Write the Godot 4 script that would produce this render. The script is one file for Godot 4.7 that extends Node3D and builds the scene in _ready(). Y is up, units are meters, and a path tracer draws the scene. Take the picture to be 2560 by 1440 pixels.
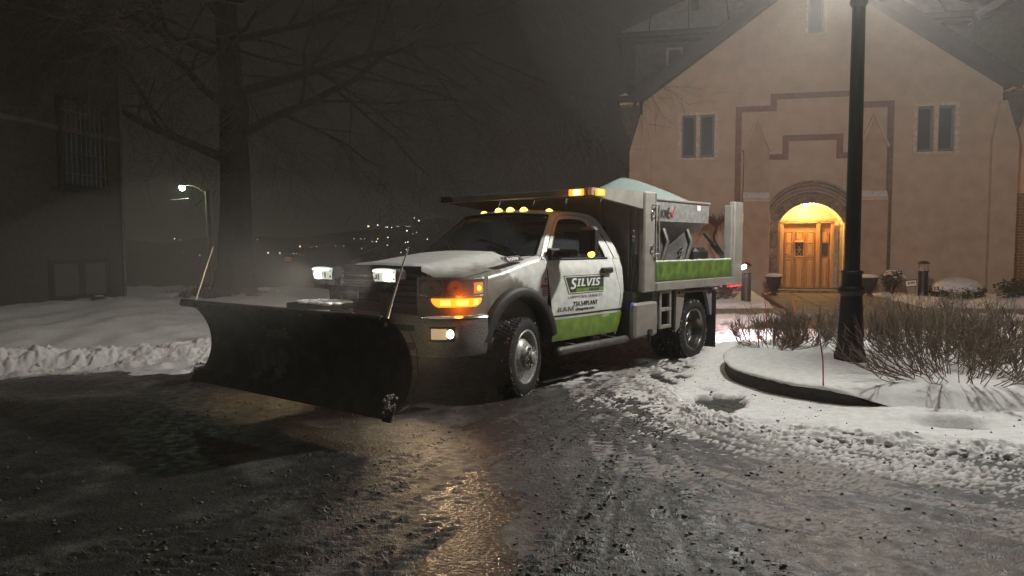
extends Node3D

# ---------------------------------------------------------------- mesh builder
class MB:
	var v := PackedVector3Array()
	var n := PackedVector3Array()
	var c := PackedColorArray()
	var ix := PackedInt32Array()
	var col := Color(1, 1, 1)
	var xf := Transform3D()

	func vert(p: Vector3, nn: Vector3) -> void:
		v.append(xf * p); n.append((xf.basis * nn).normalized()); c.append(col)

	func tri(a: Vector3, b: Vector3, d: Vector3) -> void:
		var nn = (d - a).cross(b - a).normalized()
		var k = v.size()
		vert(a, nn); vert(b, nn); vert(d, nn)
		ix.append(k); ix.append(k + 1); ix.append(k + 2)

	func quad(a: Vector3, b: Vector3, d: Vector3, e: Vector3) -> void:
		tri(a, b, d); tri(a, d, e)

	# convex polygon turned away from a centre
	func face(pts: Array, centre: Vector3) -> void:
		var a: Vector3 = pts[0]
		var m = Vector3.ZERO
		for p in pts: m += p
		m /= pts.size()
		var nn = (pts[2] - a).cross(pts[1] - a)
		if nn.dot(m - centre) < 0.0:
			pts = pts.duplicate(); pts.reverse()
			a = pts[0]
		for k in range(1, pts.size() - 1): tri(a, pts[k], pts[k + 1])

	func box(cn: Vector3, size: Vector3, bas := Basis(), bev := 0.0) -> MB:
		var h = size * 0.5
		bev = minf(bev, minf(h.x, minf(h.y, h.z)) * 0.6)
		var old = xf
		xf = xf * Transform3D(bas, cn)
		var ax = [Vector3.RIGHT, Vector3.UP, Vector3.BACK]
		for i in 3:
			var j = (i + 1) % 3
			var k = (i + 2) % 3
			for s in [-1.0, 1.0]:
				var o = ax[i] * h[i] * s
				var a = ax[j] * (h[j] - bev)
				var b = ax[k] * (h[k] - bev)
				face([o - a - b, o + a - b, o + a + b, o - a + b], Vector3.ZERO)
			if bev > 0.0:
				for s in [-1.0, 1.0]:
					for t in [-1.0, 1.0]:
						var p = ax[j] * h[j] * s + ax[k] * (h[k] - bev) * t
						var q = ax[j] * (h[j] - bev) * s + ax[k] * h[k] * t
						var d = ax[i] * (h[i] - bev)
						face([p - d, p + d, q + d, q - d], Vector3.ZERO)
		if bev > 0.0:
			for s in [-1.0, 1.0]:
				for t in [-1.0, 1.0]:
					for u in [-1.0, 1.0]:
						var g = Vector3(h.x * s, h.y * t, h.z * u)
						face([g - Vector3(0, bev * t, bev * u), g - Vector3(bev * s, 0, bev * u), g - Vector3(bev * s, bev * t, 0)], Vector3.ZERO)
		xf = old
		return self

	# rows of points, smooth shaded
	func grid(rows: Array, flip := false, cols = null) -> MB:
		var m = rows.size()
		var w = rows[0].size()
		var pts = PackedVector3Array()
		for r in rows: for p in r: pts.append(p)
		var nn = PackedVector3Array()
		nn.resize(pts.size())
		var base = v.size()
		for i in m - 1:
			for j in w - 1:
				var a = i * w + j
				var q = [a, a + 1, a + w + 1, a + w]
				if flip: q = [a, a + w, a + w + 1, a + 1]
				var f = (pts[q[2]] - pts[q[0]]).cross(pts[q[1]] - pts[q[0]]) + (pts[q[3]] - pts[q[0]]).cross(pts[q[2]] - pts[q[0]])
				for k in q: nn[k] += f
				ix.append_array([base + q[0], base + q[1], base + q[2], base + q[0], base + q[2], base + q[3]])
		# weld normals of closed rows
		for i in m:
			var a = i * w
			var b = a + w - 1
			if w > 3 and pts[a].distance_squared_to(pts[b]) < 1e-9:
				var s = nn[a] + nn[b]
				nn[a] = s; nn[b] = s
		for k in pts.size():
			if cols != null: col = cols[k]
			vert(pts[k], nn[k] if nn[k].length_squared() > 1e-20 else Vector3.UP)
		return self

	func tube(path: Array, rad: Array, sides := 6, caps := true) -> MB:
		var rows = []
		var last = Vector3.ZERO
		for k in path.size():
			var d: Vector3 = path[mini(k + 1, path.size() - 1)] - path[maxi(k - 1, 0)]
			d = d.normalized()
			var a = last - d * last.dot(d)
			if a.length() < 0.01: a = d.cross(Vector3(0.31, 0.2, 0.93) if absf(d.y) > 0.7 else Vector3.UP)
			a = a.normalized()
			last = a
			var b = d.cross(a)
			var row = []
			for s in sides + 1:
				var t = TAU * (s % sides) / sides
				row.append(path[k] + (a * cos(t) + b * sin(t)) * rad[k])
			rows.append(row)
		if caps and sides > 3:
			rows.push_front(rows[0].map(func(_p): return path[0]))
			rows.append(rows[-1].map(func(_p): return path[-1]))
		return grid(rows, true)

	func cyl(a: Vector3, b: Vector3, r0: float, r1: float, sides := 16) -> MB:
		var d = (b - a).normalized()
		var p = d.cross(Vector3(0.3, 0.1, 0.9) if absf(d.y) > 0.9 else Vector3.UP).normalized()
		var q = d.cross(p)
		var r0s = []
		var r1s = []
		for s in sides + 1:
			var t = TAU * (s % sides) / sides
			var e = p * cos(t) + q * sin(t)
			r0s.append(a + e * r0)
			r1s.append(b + e * r1)
		grid([r0s, r1s], true)
		for s in sides:
			if r0 > 0.0: face([a, r0s[s], r0s[s + 1]], (a + b) / 2)
			if r1 > 0.0: face([b, r1s[s], r1s[s + 1]], (a + b) / 2)
		return self

	# profile of (radius, height) about local Y; hard edges where a point is repeated
	func lathe(prof: Array, sides := 24, at := Transform3D()) -> MB:
		var old = xf
		xf = xf * at
		var part = []
		for k in prof.size() + 1:
			if k == prof.size() or (k > 0 and prof[k] == prof[k - 1]):
				if part.size() > 1: grid(part)
				part = []
			if k < prof.size():
				var row = []
				for s in sides + 1:
					var t = TAU * (s % sides) / sides
					row.append(Vector3(cos(t) * prof[k].x, prof[k].y, sin(t) * prof[k].x))
				part.append(row)
		xf = old
		return self

	# polygon in x,y pushed from z0 to z1
	func prism(poly: Array, z0: float, z1: float) -> MB:
		var pv = PackedVector2Array(poly)
		var t = Geometry2D.triangulate_polygon(pv)
		var m = Vector3.ZERO
		for k in range(0, t.size(), 3):
			for z in [z0, z1]:
				var q = [Vector3(pv[t[k]].x, pv[t[k]].y, z), Vector3(pv[t[k + 1]].x, pv[t[k + 1]].y, z), Vector3(pv[t[k + 2]].x, pv[t[k + 2]].y, z)]
				m = (q[0] + q[1] + q[2]) / 3
				face(q, Vector3(m.x, m.y, (z0 + z1) / 2))
		var cw = Geometry2D.is_polygon_clockwise(pv)
		for k in pv.size():
			var a = pv[k]
			var b = pv[(k + 1) % pv.size()]
			var q = [Vector3(a.x, a.y, z0), Vector3(b.x, b.y, z0), Vector3(b.x, b.y, z1), Vector3(a.x, a.y, z1)]
			if not cw: q.reverse()
			if z1 < z0: q.reverse()
			quad(q[0], q[1], q[2], q[3])
		return self

	# strip between two outlines of the same number of points
	func ring(a: Array, b: Array, flip := false) -> MB:
		return grid([a, b], flip)

	func blob(at: Vector3, r: Vector3, rng: RandomNumberGenerator, rough := 0.25, seg := 6) -> MB:
		var rows = []
		for i in seg + 1:
			var row = []
			var p = PI * i / seg
			for j in seg + 3:
				var t = TAU * (j % (seg + 2)) / (seg + 2)
				var k = 1.0 + (rng.randf() - 0.5) * rough * 2 * sin(p)
				row.append(at + Vector3(sin(p) * cos(t), cos(p), sin(p) * sin(t)) * r * k)
			row[seg + 2] = row[0]
			rows.append(row)
		return grid(rows)

	func mesh(colours := false) -> ArrayMesh:
		var a = []
		a.resize(Mesh.ARRAY_MAX)
		a[Mesh.ARRAY_VERTEX] = v
		a[Mesh.ARRAY_NORMAL] = n
		if colours: a[Mesh.ARRAY_COLOR] = c
		a[Mesh.ARRAY_INDEX] = ix
		var m = ArrayMesh.new()
		if v.size(): m.add_surface_from_arrays(Mesh.PRIMITIVE_TRIANGLES, a)
		return m

# ---------------------------------------------------------------- scene helpers
var M := {}
var used := {}
var noise := FastNoiseLite.new()
var noise2 := FastNoiseLite.new()

func fresh(called: String) -> String:
	if not used.has(called):
		used[called] = 0
		return called
	used[called] += 1
	return "%s_%03d" % [called, used[called]]

func tag(o, label: String, category: String, group := "", kind := ""):
	if label: o.set_meta("label", label)
	if category: o.set_meta("category", category)
	if group: o.set_meta("group", group)
	if kind: o.set_meta("kind", kind)
	return o

func thing(called: String, label: String, category: String, at := Vector3.ZERO, turn := 0.0, group := "") -> Node3D:
	var o = Node3D.new()
	o.name = fresh(called)
	add_child(o)
	o.position = at
	o.rotation.y = turn
	return tag(o, label, category, group)

func place(called: String, mesh, m, parent: Node = null, colours := false) -> MeshInstance3D:
	var o = MeshInstance3D.new()
	o.mesh = mesh.mesh(colours) if mesh is MB else mesh
	o.material_override = m
	if parent == null:
		o.name = fresh(called)
		add_child(o)
	else:
		var k = 0
		var nm = called
		while parent.has_node(nm):
			k += 1
			nm = "%s_%03d" % [called, k]
		o.name = nm
		parent.add_child(o)
	return o

func sub(called: String, parent: Node, at := Vector3.ZERO) -> Node3D:
	var o = Node3D.new()
	var k = 0
	var nm = called
	while parent.has_node(nm):
		k += 1
		nm = "%s_%03d" % [called, k]
	o.name = nm
	parent.add_child(o)
	o.position = at
	return o

func structure(o):
	o.set_meta("kind", "structure")
	return o

func copy(src: Node3D, at: Vector3, turn: float, label := "", size := Vector3.ONE) -> Node3D:
	var r = src.duplicate()
	var base = str(src.name)
	var cut = base.rfind("_")
	if cut > 0 and base.substr(cut + 1).is_valid_int(): base = base.substr(0, cut)
	r.name = fresh(base)
	add_child(r)
	r.position = at
	r.rotation.y = turn
	r.scale = size
	if label: r.set_meta("label", label)
	return r

func lin(r: float, g: float, b: float, a := 1.0) -> Color:
	var k = Color(r, g, b).linear_to_srgb()
	k.a = a
	return k

func mat(r: float, g: float, b: float, rough := 0.7, metal := 0.0) -> StandardMaterial3D:
	var m = StandardMaterial3D.new()
	m.albedo_color = lin(r, g, b)
	m.roughness = rough
	m.metallic = metal
	return m

func glow(r: float, g: float, b: float, energy: float) -> StandardMaterial3D:
	var m = mat(r * 0.5, g * 0.5, b * 0.5, 0.3)
	m.emission_enabled = true
	m.emission = lin(r, g, b)
	m.emission_energy_multiplier = energy
	return m

func noise_tex(freq: float, oct: int, seed_: int, lo: float, hi: float, size := 512, normal := false, bump := 4.0, kind := FastNoiseLite.TYPE_SIMPLEX_SMOOTH) -> NoiseTexture2D:
	var f = FastNoiseLite.new()
	f.noise_type = kind
	f.frequency = freq
	f.fractal_octaves = oct
	f.seed = seed_
	var t = NoiseTexture2D.new()
	t.width = size; t.height = size
	t.seamless = true
	t.noise = f
	if normal:
		t.as_normal_map = true
		t.bump_strength = bump
	else:
		var g = Gradient.new()
		g.set_color(0, Color(lo, lo, lo)); g.set_color(1, Color(hi, hi, hi))
		t.color_ramp = g
	return t

func triplanar(m: StandardMaterial3D, scale: float, world := true) -> StandardMaterial3D:
	m.uv1_triplanar = true
	m.uv1_world_triplanar = world
	m.uv1_scale = Vector3.ONE * scale
	return m

func grain(m: StandardMaterial3D, scale: float, tone, nrm = null, nscale := 1.0, world := true) -> StandardMaterial3D:
	triplanar(m, scale, world)
	if tone: m.albedo_texture = tone
	if nrm:
		m.normal_enabled = true
		m.normal_texture = nrm
		m.normal_scale = nscale
	return m

# lettering as thin geometry, each point sent through a map
func letters(text: String, height: float, bold: bool, to: Callable, shear := 0.0, squeeze := 1.0) -> MB:
	var t = TextMesh.new()
	var f = SystemFont.new()
	f.font_names = PackedStringArray(["Droid Sans"])
	f.font_weight = 700 if bold else 400
	t.font = f
	t.font_size = 64
	t.pixel_size = height / 46.0
	t.depth = 0.002
	t.curve_step = 2.0
	t.text = text
	t.horizontal_alignment = HORIZONTAL_ALIGNMENT_CENTER
	var b = MB.new()
	var s = t.surface_get_arrays(0) if t.get_surface_count() else []
	if s.is_empty(): return b
	for p in s[Mesh.ARRAY_VERTEX]:
		b.v.append(to.call(Vector3((p.x + p.y * shear) * squeeze, p.y, p.z + 0.001)))
		b.c.append(Color.WHITE)
	var idx = s[Mesh.ARRAY_INDEX]
	if idx == null: idx = PackedInt32Array(range(b.v.size()))
	b.ix = idx
	b.n.resize(b.v.size())
	for k in range(0, idx.size() - 2, 3):
		var nn = (b.v[idx[k + 2]] - b.v[idx[k]]).cross(b.v[idx[k + 1]] - b.v[idx[k]])
		for j in 3: b.n[idx[k + j]] += nn
	for k in b.n.size(): b.n[k] = b.n[k].normalized() if b.n[k].length() > 0.0 else Vector3.BACK
	return b

func smooth(pts: Array, per := 4) -> Array:
	var o = []
	for k in pts.size() - 1:
		var p0 = pts[maxi(k - 1, 0)]
		var p1 = pts[k]
		var p2 = pts[k + 1]
		var p3 = pts[mini(k + 2, pts.size() - 1)]
		for j in per: o.append(p1.cubic_interpolate(p2, p0, p3, float(j) / per))
	o.append(pts[-1])
	return o

func sstep(a: float, b: float, x: float) -> float:
	return smoothstep(a, b, x)

func lamp(o: Light3D, called: String, parent: Node, at: Vector3, col: Color, energy: float, size := 0.05):
	o.name = called
	o.light_color = col
	o.light_energy = energy
	o.light_size = size
	o.shadow_enabled = true
	if o is OmniLight3D:
		o.omni_range = 60.0
		o.omni_attenuation = 2.0
	elif o is SpotLight3D:
		o.spot_range = 80.0
		o.spot_attenuation = 2.0
	parent.add_child(o, true)
	o.position = at
	return o

func _ready() -> void:
	# ------------------------------------------------------------ camera
	var cam = Camera3D.new()
	cam.name = "camera"
	add_child(cam)
	cam.position = Vector3(0, 1.565, 0)
	cam.rotation = Vector3(-0.058, 0, 0)
	cam.fov = 42.53
	cam.near = 0.05
	cam.far = 900.0
	cam.current = true
	# ------------------------------------------------------------ sky and air
	var we = WorldEnvironment.new()
	we.name = "world"
	var env = Environment.new()
	var sky = Sky.new()
	var sm = ProceduralSkyMaterial.new()
	sm.sky_top_color = lin(0.0055, 0.0048, 0.004)
	sm.sky_horizon_color = lin(0.0135, 0.0125, 0.0105)
	sm.sky_curve = 0.25
	sm.ground_bottom_color = lin(0.012, 0.011, 0.01)
	sm.ground_horizon_color = lin(0.02, 0.018, 0.016)
	sm.sun_angle_max = 0.0
	sky.sky_material = sm
	env.background_mode = Environment.BG_SKY
	env.sky = sky
	env.background_energy_multiplier = 1.0
	env.tonemap_mode = Environment.TONE_MAPPER_LINEAR
	env.tonemap_exposure = 1.0
	env.sdfgi_enabled = true
	env.ssao_enabled = true
	env.ssil_enabled = true
	env.volumetric_fog_enabled = true
	env.volumetric_fog_density = 0.0
	env.fog_enabled = true
	env.fog_density = 0.0028
	env.fog_light_color = Color(0.9, 0.87, 0.82)
	we.environment = env
	add_child(we)
	# the glow of the town on low cloud: very dim, very soft
	var moon = DirectionalLight3D.new()
	moon.light_color = Color(1.0, 0.93, 0.85)
	moon.light_energy = 0.065
	moon.light_angular_distance = 50.0
	moon.sky_mode = DirectionalLight3D.SKY_MODE_LIGHT_ONLY
	moon.name = "night_sky_glow"
	moon.shadow_enabled = true
	add_child(moon)
	moon.look_at_from_position(Vector3.ZERO, Vector3(0.16, -0.96, -0.22), Vector3.UP)

	noise.noise_type = FastNoiseLite.TYPE_SIMPLEX_SMOOTH
	noise.frequency = 1.0
	noise.fractal_octaves = 1
	noise.seed = 11
	noise2.noise_type = FastNoiseLite.TYPE_SIMPLEX_SMOOTH
	noise2.frequency = 1.0
	noise2.fractal_octaves = 4
	noise2.seed = 5
	materials()
	ground()
	church()
	dark_building()
	far_hills()
	lamp_post()
	truck()
	spreader()
	entrance_things()
	island_shrubs()
	street_lamp()
	big_tree()
	mist("added_lamp_mist", "thin mist added to make a glow round the head of the lamp post", Vector3(4.4, 5.2, -9.0), Vector3(9.0, 7.0, 8.0), 0.0045)  # added fog volume, stands in for camera glare round the lamp
	mist("added_plow_mist", "thin mist added to imitate a veil of glare before the lamps of the plough", Vector3(-2.3, 0.9, -6.6), Vector3(5.0, 2.6, 4.4), 0.012)  # added fog volume, veils the plough the way lens flare would

func mist(called: String, label: String, at: Vector3, size: Vector3, density: float) -> void:
	var f = FogVolume.new()
	f.name = called
	f.shape = RenderingServer.FOG_VOLUME_SHAPE_ELLIPSOID
	f.size = size
	var m = FogMaterial.new()
	m.density = density
	m.albedo = Color(0.92, 0.91, 0.9)
	f.material = m
	add_child(f)
	f.position = at
	tag(f, label, "mist", "", "stuff")

# ---------------------------------------------------------------- materials
func materials() -> void:
	var fine = noise_tex(0.06, 4, 3, 0.0, 1.0, 512, true, 6.0)
	var coarse = noise_tex(0.02, 5, 8, 0.0, 1.0, 512, true, 5.0)
	var tone = noise_tex(0.012, 5, 21, 0.72, 1.0)
	var tone2 = noise_tex(0.008, 6, 33, 0.5, 1.0)
	var spots = noise_tex(0.03, 5, 14, 0.55, 1.0)
	M.fine = fine; M.coarse = coarse; M.tone = tone; M.tone2 = tone2; M.spots = spots
	M.road = grain(mat(1, 1, 1, 1.0), 1.1, tone2, noise_tex(0.07, 4, 41, 0, 1, 1024, true, 6.0), 0.8)
	M.road.heightmap_enabled = true
	M.road.heightmap_texture = noise_tex(0.022, 5, 43, 0.0, 1.0, 1024)
	M.road.heightmap_scale = 0.5
	M.road.vertex_color_use_as_albedo = true
	M.road.roughness_texture = noise_tex(0.006, 5, 77, 0.30, 0.80, 1024)
	M.road.roughness_texture_channel = BaseMaterial3D.TEXTURE_CHANNEL_RED
	M.snow = grain(mat(1, 1, 1, 0.9), 0.8, noise_tex(0.02, 5, 23, 0.88, 1.0), fine, 0.18)
	M.snow.vertex_color_use_as_albedo = true
	M.kerb = grain(mat(0.07, 0.068, 0.065, 0.8), 3.0, tone2, coarse, 0.8)
	M.slab = grain(mat(0.30, 0.27, 0.23, 0.75), 1.5, tone2, fine, 0.6)
	M.stucco = grain(mat(0.51, 0.41, 0.305, 0.9), 0.35, noise_tex(0.01, 4, 22, 0.88, 1.0), fine, 0.2)
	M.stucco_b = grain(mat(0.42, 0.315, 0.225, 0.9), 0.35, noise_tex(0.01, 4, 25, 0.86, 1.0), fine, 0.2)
	M.trim = grain(mat(0.27, 0.15, 0.115, 0.85), 0.8, tone, fine, 0.4)
	M.cream = grain(mat(0.70, 0.60, 0.46, 0.8), 1.0, tone, fine, 0.2)
	M.stone = grain(mat(0.40, 0.345, 0.28, 0.85), 1.3, tone2, coarse, 0.6)
	M.stone_b = grain(mat(0.33, 0.28, 0.22, 0.85), 1.1, tone2, coarse, 0.6)
	M.slate = grain(mat(0.055, 0.058, 0.062, 0.7), 0.7, tone2, coarse, 0.6)
	M.roofmetal = grain(mat(0.42, 0.43, 0.44, 0.7), 0.5, tone)
	M.darkwall = grain(mat(0.12, 0.11, 0.10, 0.9), 0.6, tone, fine, 0.4)
	M.wood = wood_mat(0.66, 0.40, 0.17)
	M.wood_d = wood_mat(0.46, 0.24, 0.085)
	M.glass = mat(0.03, 0.035, 0.04, 0.06)
	M.glass.transparency = BaseMaterial3D.TRANSPARENCY_ALPHA
	M.glass.albedo_color.a = 0.75
	M.pane = mat(0.045, 0.055, 0.065, 0.12)
	M.sash = mat(0.12, 0.13, 0.13, 0.6)
	M.iron = grain(mat(0.014, 0.014, 0.014, 0.42), 3.0, tone, fine, 0.25)
	M.brass = mat(0.12, 0.08, 0.04, 0.35, 0.8)
	M.black = mat(0.012, 0.012, 0.012, 0.55)
	M.plastic = grain(mat(0.022, 0.021, 0.02, 0.6), 4.0, tone2, fine, 0.3, false)
	M.rubber = grain(mat(0.014, 0.013, 0.012, 0.85), 5.0, spots, coarse, 0.5, false)
	M.chrome = mat(0.62, 0.62, 0.60, 0.16, 1.0)
	M.chrome_d = grain(mat(0.34, 0.33, 0.31, 0.3, 1.0), 2.0, spots, null, 1.0, false)
	M.bumper = grain(mat(0.40, 0.385, 0.355, 0.32, 0.3), 2.5, spots, fine, 0.12, false)
	M.steel = grain(mat(0.33, 0.31, 0.28, 0.5, 0.35), 0.8, noise_tex(0.01, 4, 24, 0.86, 1.0), fine, 0.12, false)
	M.steel_d = grain(mat(0.19, 0.18, 0.165, 0.5, 0.35), 1.2, tone2, fine, 0.2, false)
	M.alu = grain(mat(0.55, 0.54, 0.51, 0.45, 0.4), 1.6, spots, fine, 0.15, false)
	M.paint = grain(mat(1, 1, 1, 0.38), 1.4, noise_tex(0.012, 5, 55, 0.86, 1.0), null, 1.0, false)
	M.paint.vertex_color_use_as_albedo = true
	M.paint.clearcoat_enabled = true
	M.paint.clearcoat = 0.25
	M.paint.clearcoat_roughness = 0.3
	M.green = grain(mat(0.15, 0.27, 0.045, 0.5), 1.4, tone2, null, 1.0, false)
	M.green_p = grain(mat(0.19, 0.31, 0.045, 0.45), 1.2, tone, null, 1.0, false)
	M.dark_green = mat(0.026, 0.033, 0.021, 0.5)
	M.white = mat(0.72, 0.72, 0.69, 0.5)
	M.ink = mat(0.03, 0.033, 0.028, 0.5)
	M.ink_grey = mat(0.16, 0.155, 0.145, 0.5)
	M.red_ink = mat(0.32, 0.03, 0.02, 0.5)
	M.plow = grain(mat(0.095, 0.085, 0.070, 0.55), 0.7, noise_tex(0.012, 6, 66, 0.1, 1.0), coarse, 0.35, false)
	M.plow_mark = mat(0.30, 0.24, 0.19, 0.8)
	M.frost = grain(mat(0.30, 0.27, 0.24, 0.9), 2.0, tone2, coarse, 0.5, false)
	M.snow_plain = grain(mat(0.78, 0.78, 0.77, 0.9), 2.0, tone, fine, 0.4)
	M.snow_lump = grain(mat(0.82, 0.82, 0.81, 0.9), 6.0, tone, coarse, 0.7)
	M.bark = grain(mat(0.045, 0.04, 0.032, 0.95), 1.5, tone2, coarse, 2.0)
	M.twig = mat(0.05, 0.04, 0.032, 0.9)
	M.shrub = mat(0.16, 0.115, 0.08, 0.85)
	M.leaf = mat(0.03, 0.035, 0.014, 0.7)
	M.leaf_b = mat(0.055, 0.04, 0.022, 0.8)
	M.red_stake = mat(0.33, 0.02, 0.025, 0.5)
	M.salt = grain(mat(0.55, 0.68, 0.64, 0.8), 7.0, noise_tex(0.22, 2, 91, 0.25, 1.0, 512), noise_tex(0.2, 2, 92, 0, 1, 512, true, 10.0), 1.0)
	M.amber = glow(1.0, 0.36, 0.02, 1.7)
	M.amber_hot = glow(1.0, 0.66, 0.08, 3.0)
	M.amber_bulb = glow(1.0, 0.62, 0.12, 4.0)
	M.cool = glow(0.95, 1.0, 0.88, 8.0)
	M.cool_soft = glow(0.95, 1.0, 0.85, 0.5)
	M.warm = glow(1.0, 0.86, 0.6, 5.0)
	M.warm_soft = glow(1.0, 0.72, 0.42, 0.4)
	M.red = glow(1.0, 0.05, 0.05, 0.8)

func wood_mat(r: float, g: float, b: float) -> StandardMaterial3D:
	var f = FastNoiseLite.new()
	f.noise_type = FastNoiseLite.TYPE_SIMPLEX_SMOOTH
	f.seed = 61 + int(r * 100)
	f.fractal_octaves = 3
	f.frequency = 1.0
	var im = Image.create(256, 256, false, Image.FORMAT_RGB8)
	for y in 256:
		for x in 256:
			var k = 0.80 + 0.20 * f.get_noise_2d(x * 0.14, y * 0.006) + 0.07 * f.get_noise_2d(x * 0.5, y * 0.02)
			im.set_pixel(x, y, Color(k, k * 0.98, k * 0.95))
	var m = mat(r, g, b, 0.5)
	m.albedo_texture = ImageTexture.create_from_image(im)
	return triplanar(m, 1.4, false)

# ---------------------------------------------------------------- ground
const EDGE := [Vector2(-30, 0), Vector2(-6.13, -8.78), Vector2(-4.11, -9.68), Vector2(-1, -11.6), Vector2(2, -13.7), Vector2(5, -15), Vector2(9, -15.4), Vector2(14, -14.5), Vector2(30, -10)]
const BERM := [Vector2(3.9, -13.0), Vector2(2.75, -10.9), Vector2(2.15, -9.2), Vector2(1.75, -8.1), Vector2(1.5, -7.4), Vector2(1.82, -6.4), Vector2(2.64, -5.87), Vector2(3.39, -5.52), Vector2(4.2, -5.2), Vector2(6, -4.7), Vector2(10, -4.2), Vector2(20, -3.5)]
const TRACKS := [
	[0.90, -8.3, -2.30, -3.4, 0.25], [1.00, -8.1, -1.75, -3.4, 0.22], [1.05, -7.9, -1.15, -3.4, 0.16], [1.12, -7.6, -0.72, -3.4, 0.1],
	[1.18, -7.5, 0.14, -3.4, 0.05], [1.25, -7.3, 0.42, -3.4, 0.0], [1.3, -7.2, 0.86, -3.4, -0.04], [1.38, -7.1, 1.22, -3.4, -0.08]]

# how far beyond a line of points (to its left when walked along), and how far along it
func beyond(line: Array, p: Vector2) -> Vector2:
	var best = 1e9
	var sgn = 1.0
	var run = 0.0
	var along = 0.0
	for k in line.size() - 1:
		var a: Vector2 = line[k]
		var ab: Vector2 = line[k + 1] - a
		var l = ab.length()
		var t = clampf((p - a).dot(ab) / (l * l), 0.0, 1.0)
		var d = (p - a - ab * t)
		var q = d.length_squared()
		if q < best:
			best = q
			sgn = -signf(ab.cross(p - a))
			along = run + l * t
		run += l
	return Vector2(sqrt(best) * (sgn if sgn != 0.0 else 1.0), along)

func fan(near: float, far: float, ratio: float, cols: int, side: float) -> Array:
	var z = near
	var rows = []
	while z < far:
		var row = PackedVector2Array()
		for k in cols + 1:
			var t = -side + 2.0 * side * k / cols
			row.append(Vector2(t * (z + 1.6), -z))
		rows.append(row)
		z *= ratio
	return rows

# terrain under everything: flat drive, low lawn, a drop to the valley behind
func base_height(x: float, z: float) -> float:
	var h = 0.0
	if z < -26.0 and x < 4.0: h -= (-26.0 - z) * 0.16 * sstep(4.0, -3.0, x)
	if x < -2.0: h += 0.0
	return h

# position in the church's own axes: along its front, and out from it
func by_church(x: float, z: float) -> Vector2:
	var d = Vector2(x - 9.21, z + 22.9)
	return Vector2(d.x * 0.97344 + d.y * 0.22895, -d.x * 0.22895 + d.y * 0.97344)

func road_point(x: float, z: float) -> Array:
	var n1 = noise.get_noise_2d(x * 0.9, z * 0.9)
	var n2 = noise2.get_noise_2d(x * 5.0, z * 5.0)
	var h = n1 * 0.006 + n2 * 0.004
	var slush = sstep(0.05, 0.5, noise2.get_noise_2d(x * 0.8 + 9.0, z * 0.8) + 0.15)
	if z > -9.5 and x > -4.5 and x < 3.0:
		for t in TRACKS:
			var k = (z - t[1]) / (t[3] - t[1])
			if k < -0.05 or k > 1.3: continue
			var cx = t[0] + (t[2] - t[0]) * k + t[4] * 4.0 * k * (1.0 - k)
			var dx = x - cx
			if absf(dx) > 0.24: continue
			var wob = noise.get_noise_2d(x * 3.0 + t[0] * 31.0, z * 3.0)
			var band = sstep(0.18, 0.11, absf(dx + wob * 0.03))
			var rib = sin(TAU * (z * 1.08 / 0.085 + 0.35 * wob + dx * signf(dx) * 2.4 + t[0] * 7.0))
			var keep = sstep(-0.6, -0.1, noise.get_noise_2d(x * 6.0 + t[2] * 17.0, z * 3.2) + 0.12)
			var groove = sstep(0.012, 0.03, absf(dx))
			var up = band * groove * maxf(0.0, rib) * keep
			h += up * (0.013 + 0.005 * wob)
			slush = maxf(slush * (1.0 - band * 0.5), up * 0.9)
	# ridges swung round the island on the right
	var r = Vector2(x - 6.0, z + 8.5)
	var rho = r.length()
	var th = atan2(r.y, r.x)
	if x > 0.9 and z > -8.0:
		var s2 = noise2.get_noise_2d(rho * 7.0, th * 4.0)
		h += s2 * 0.008
		slush = maxf(slush * 0.7, 0.6 * sstep(0.0, 0.5, s2))
	# rough lumps
	var l = noise2.get_noise_2d(x * 14.0 + 40.0, z * 14.0)
	h += maxf(0.0, l - 0.1) * 0.006 * (0.3 + 0.7 * slush)
	return [h, slush]

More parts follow.
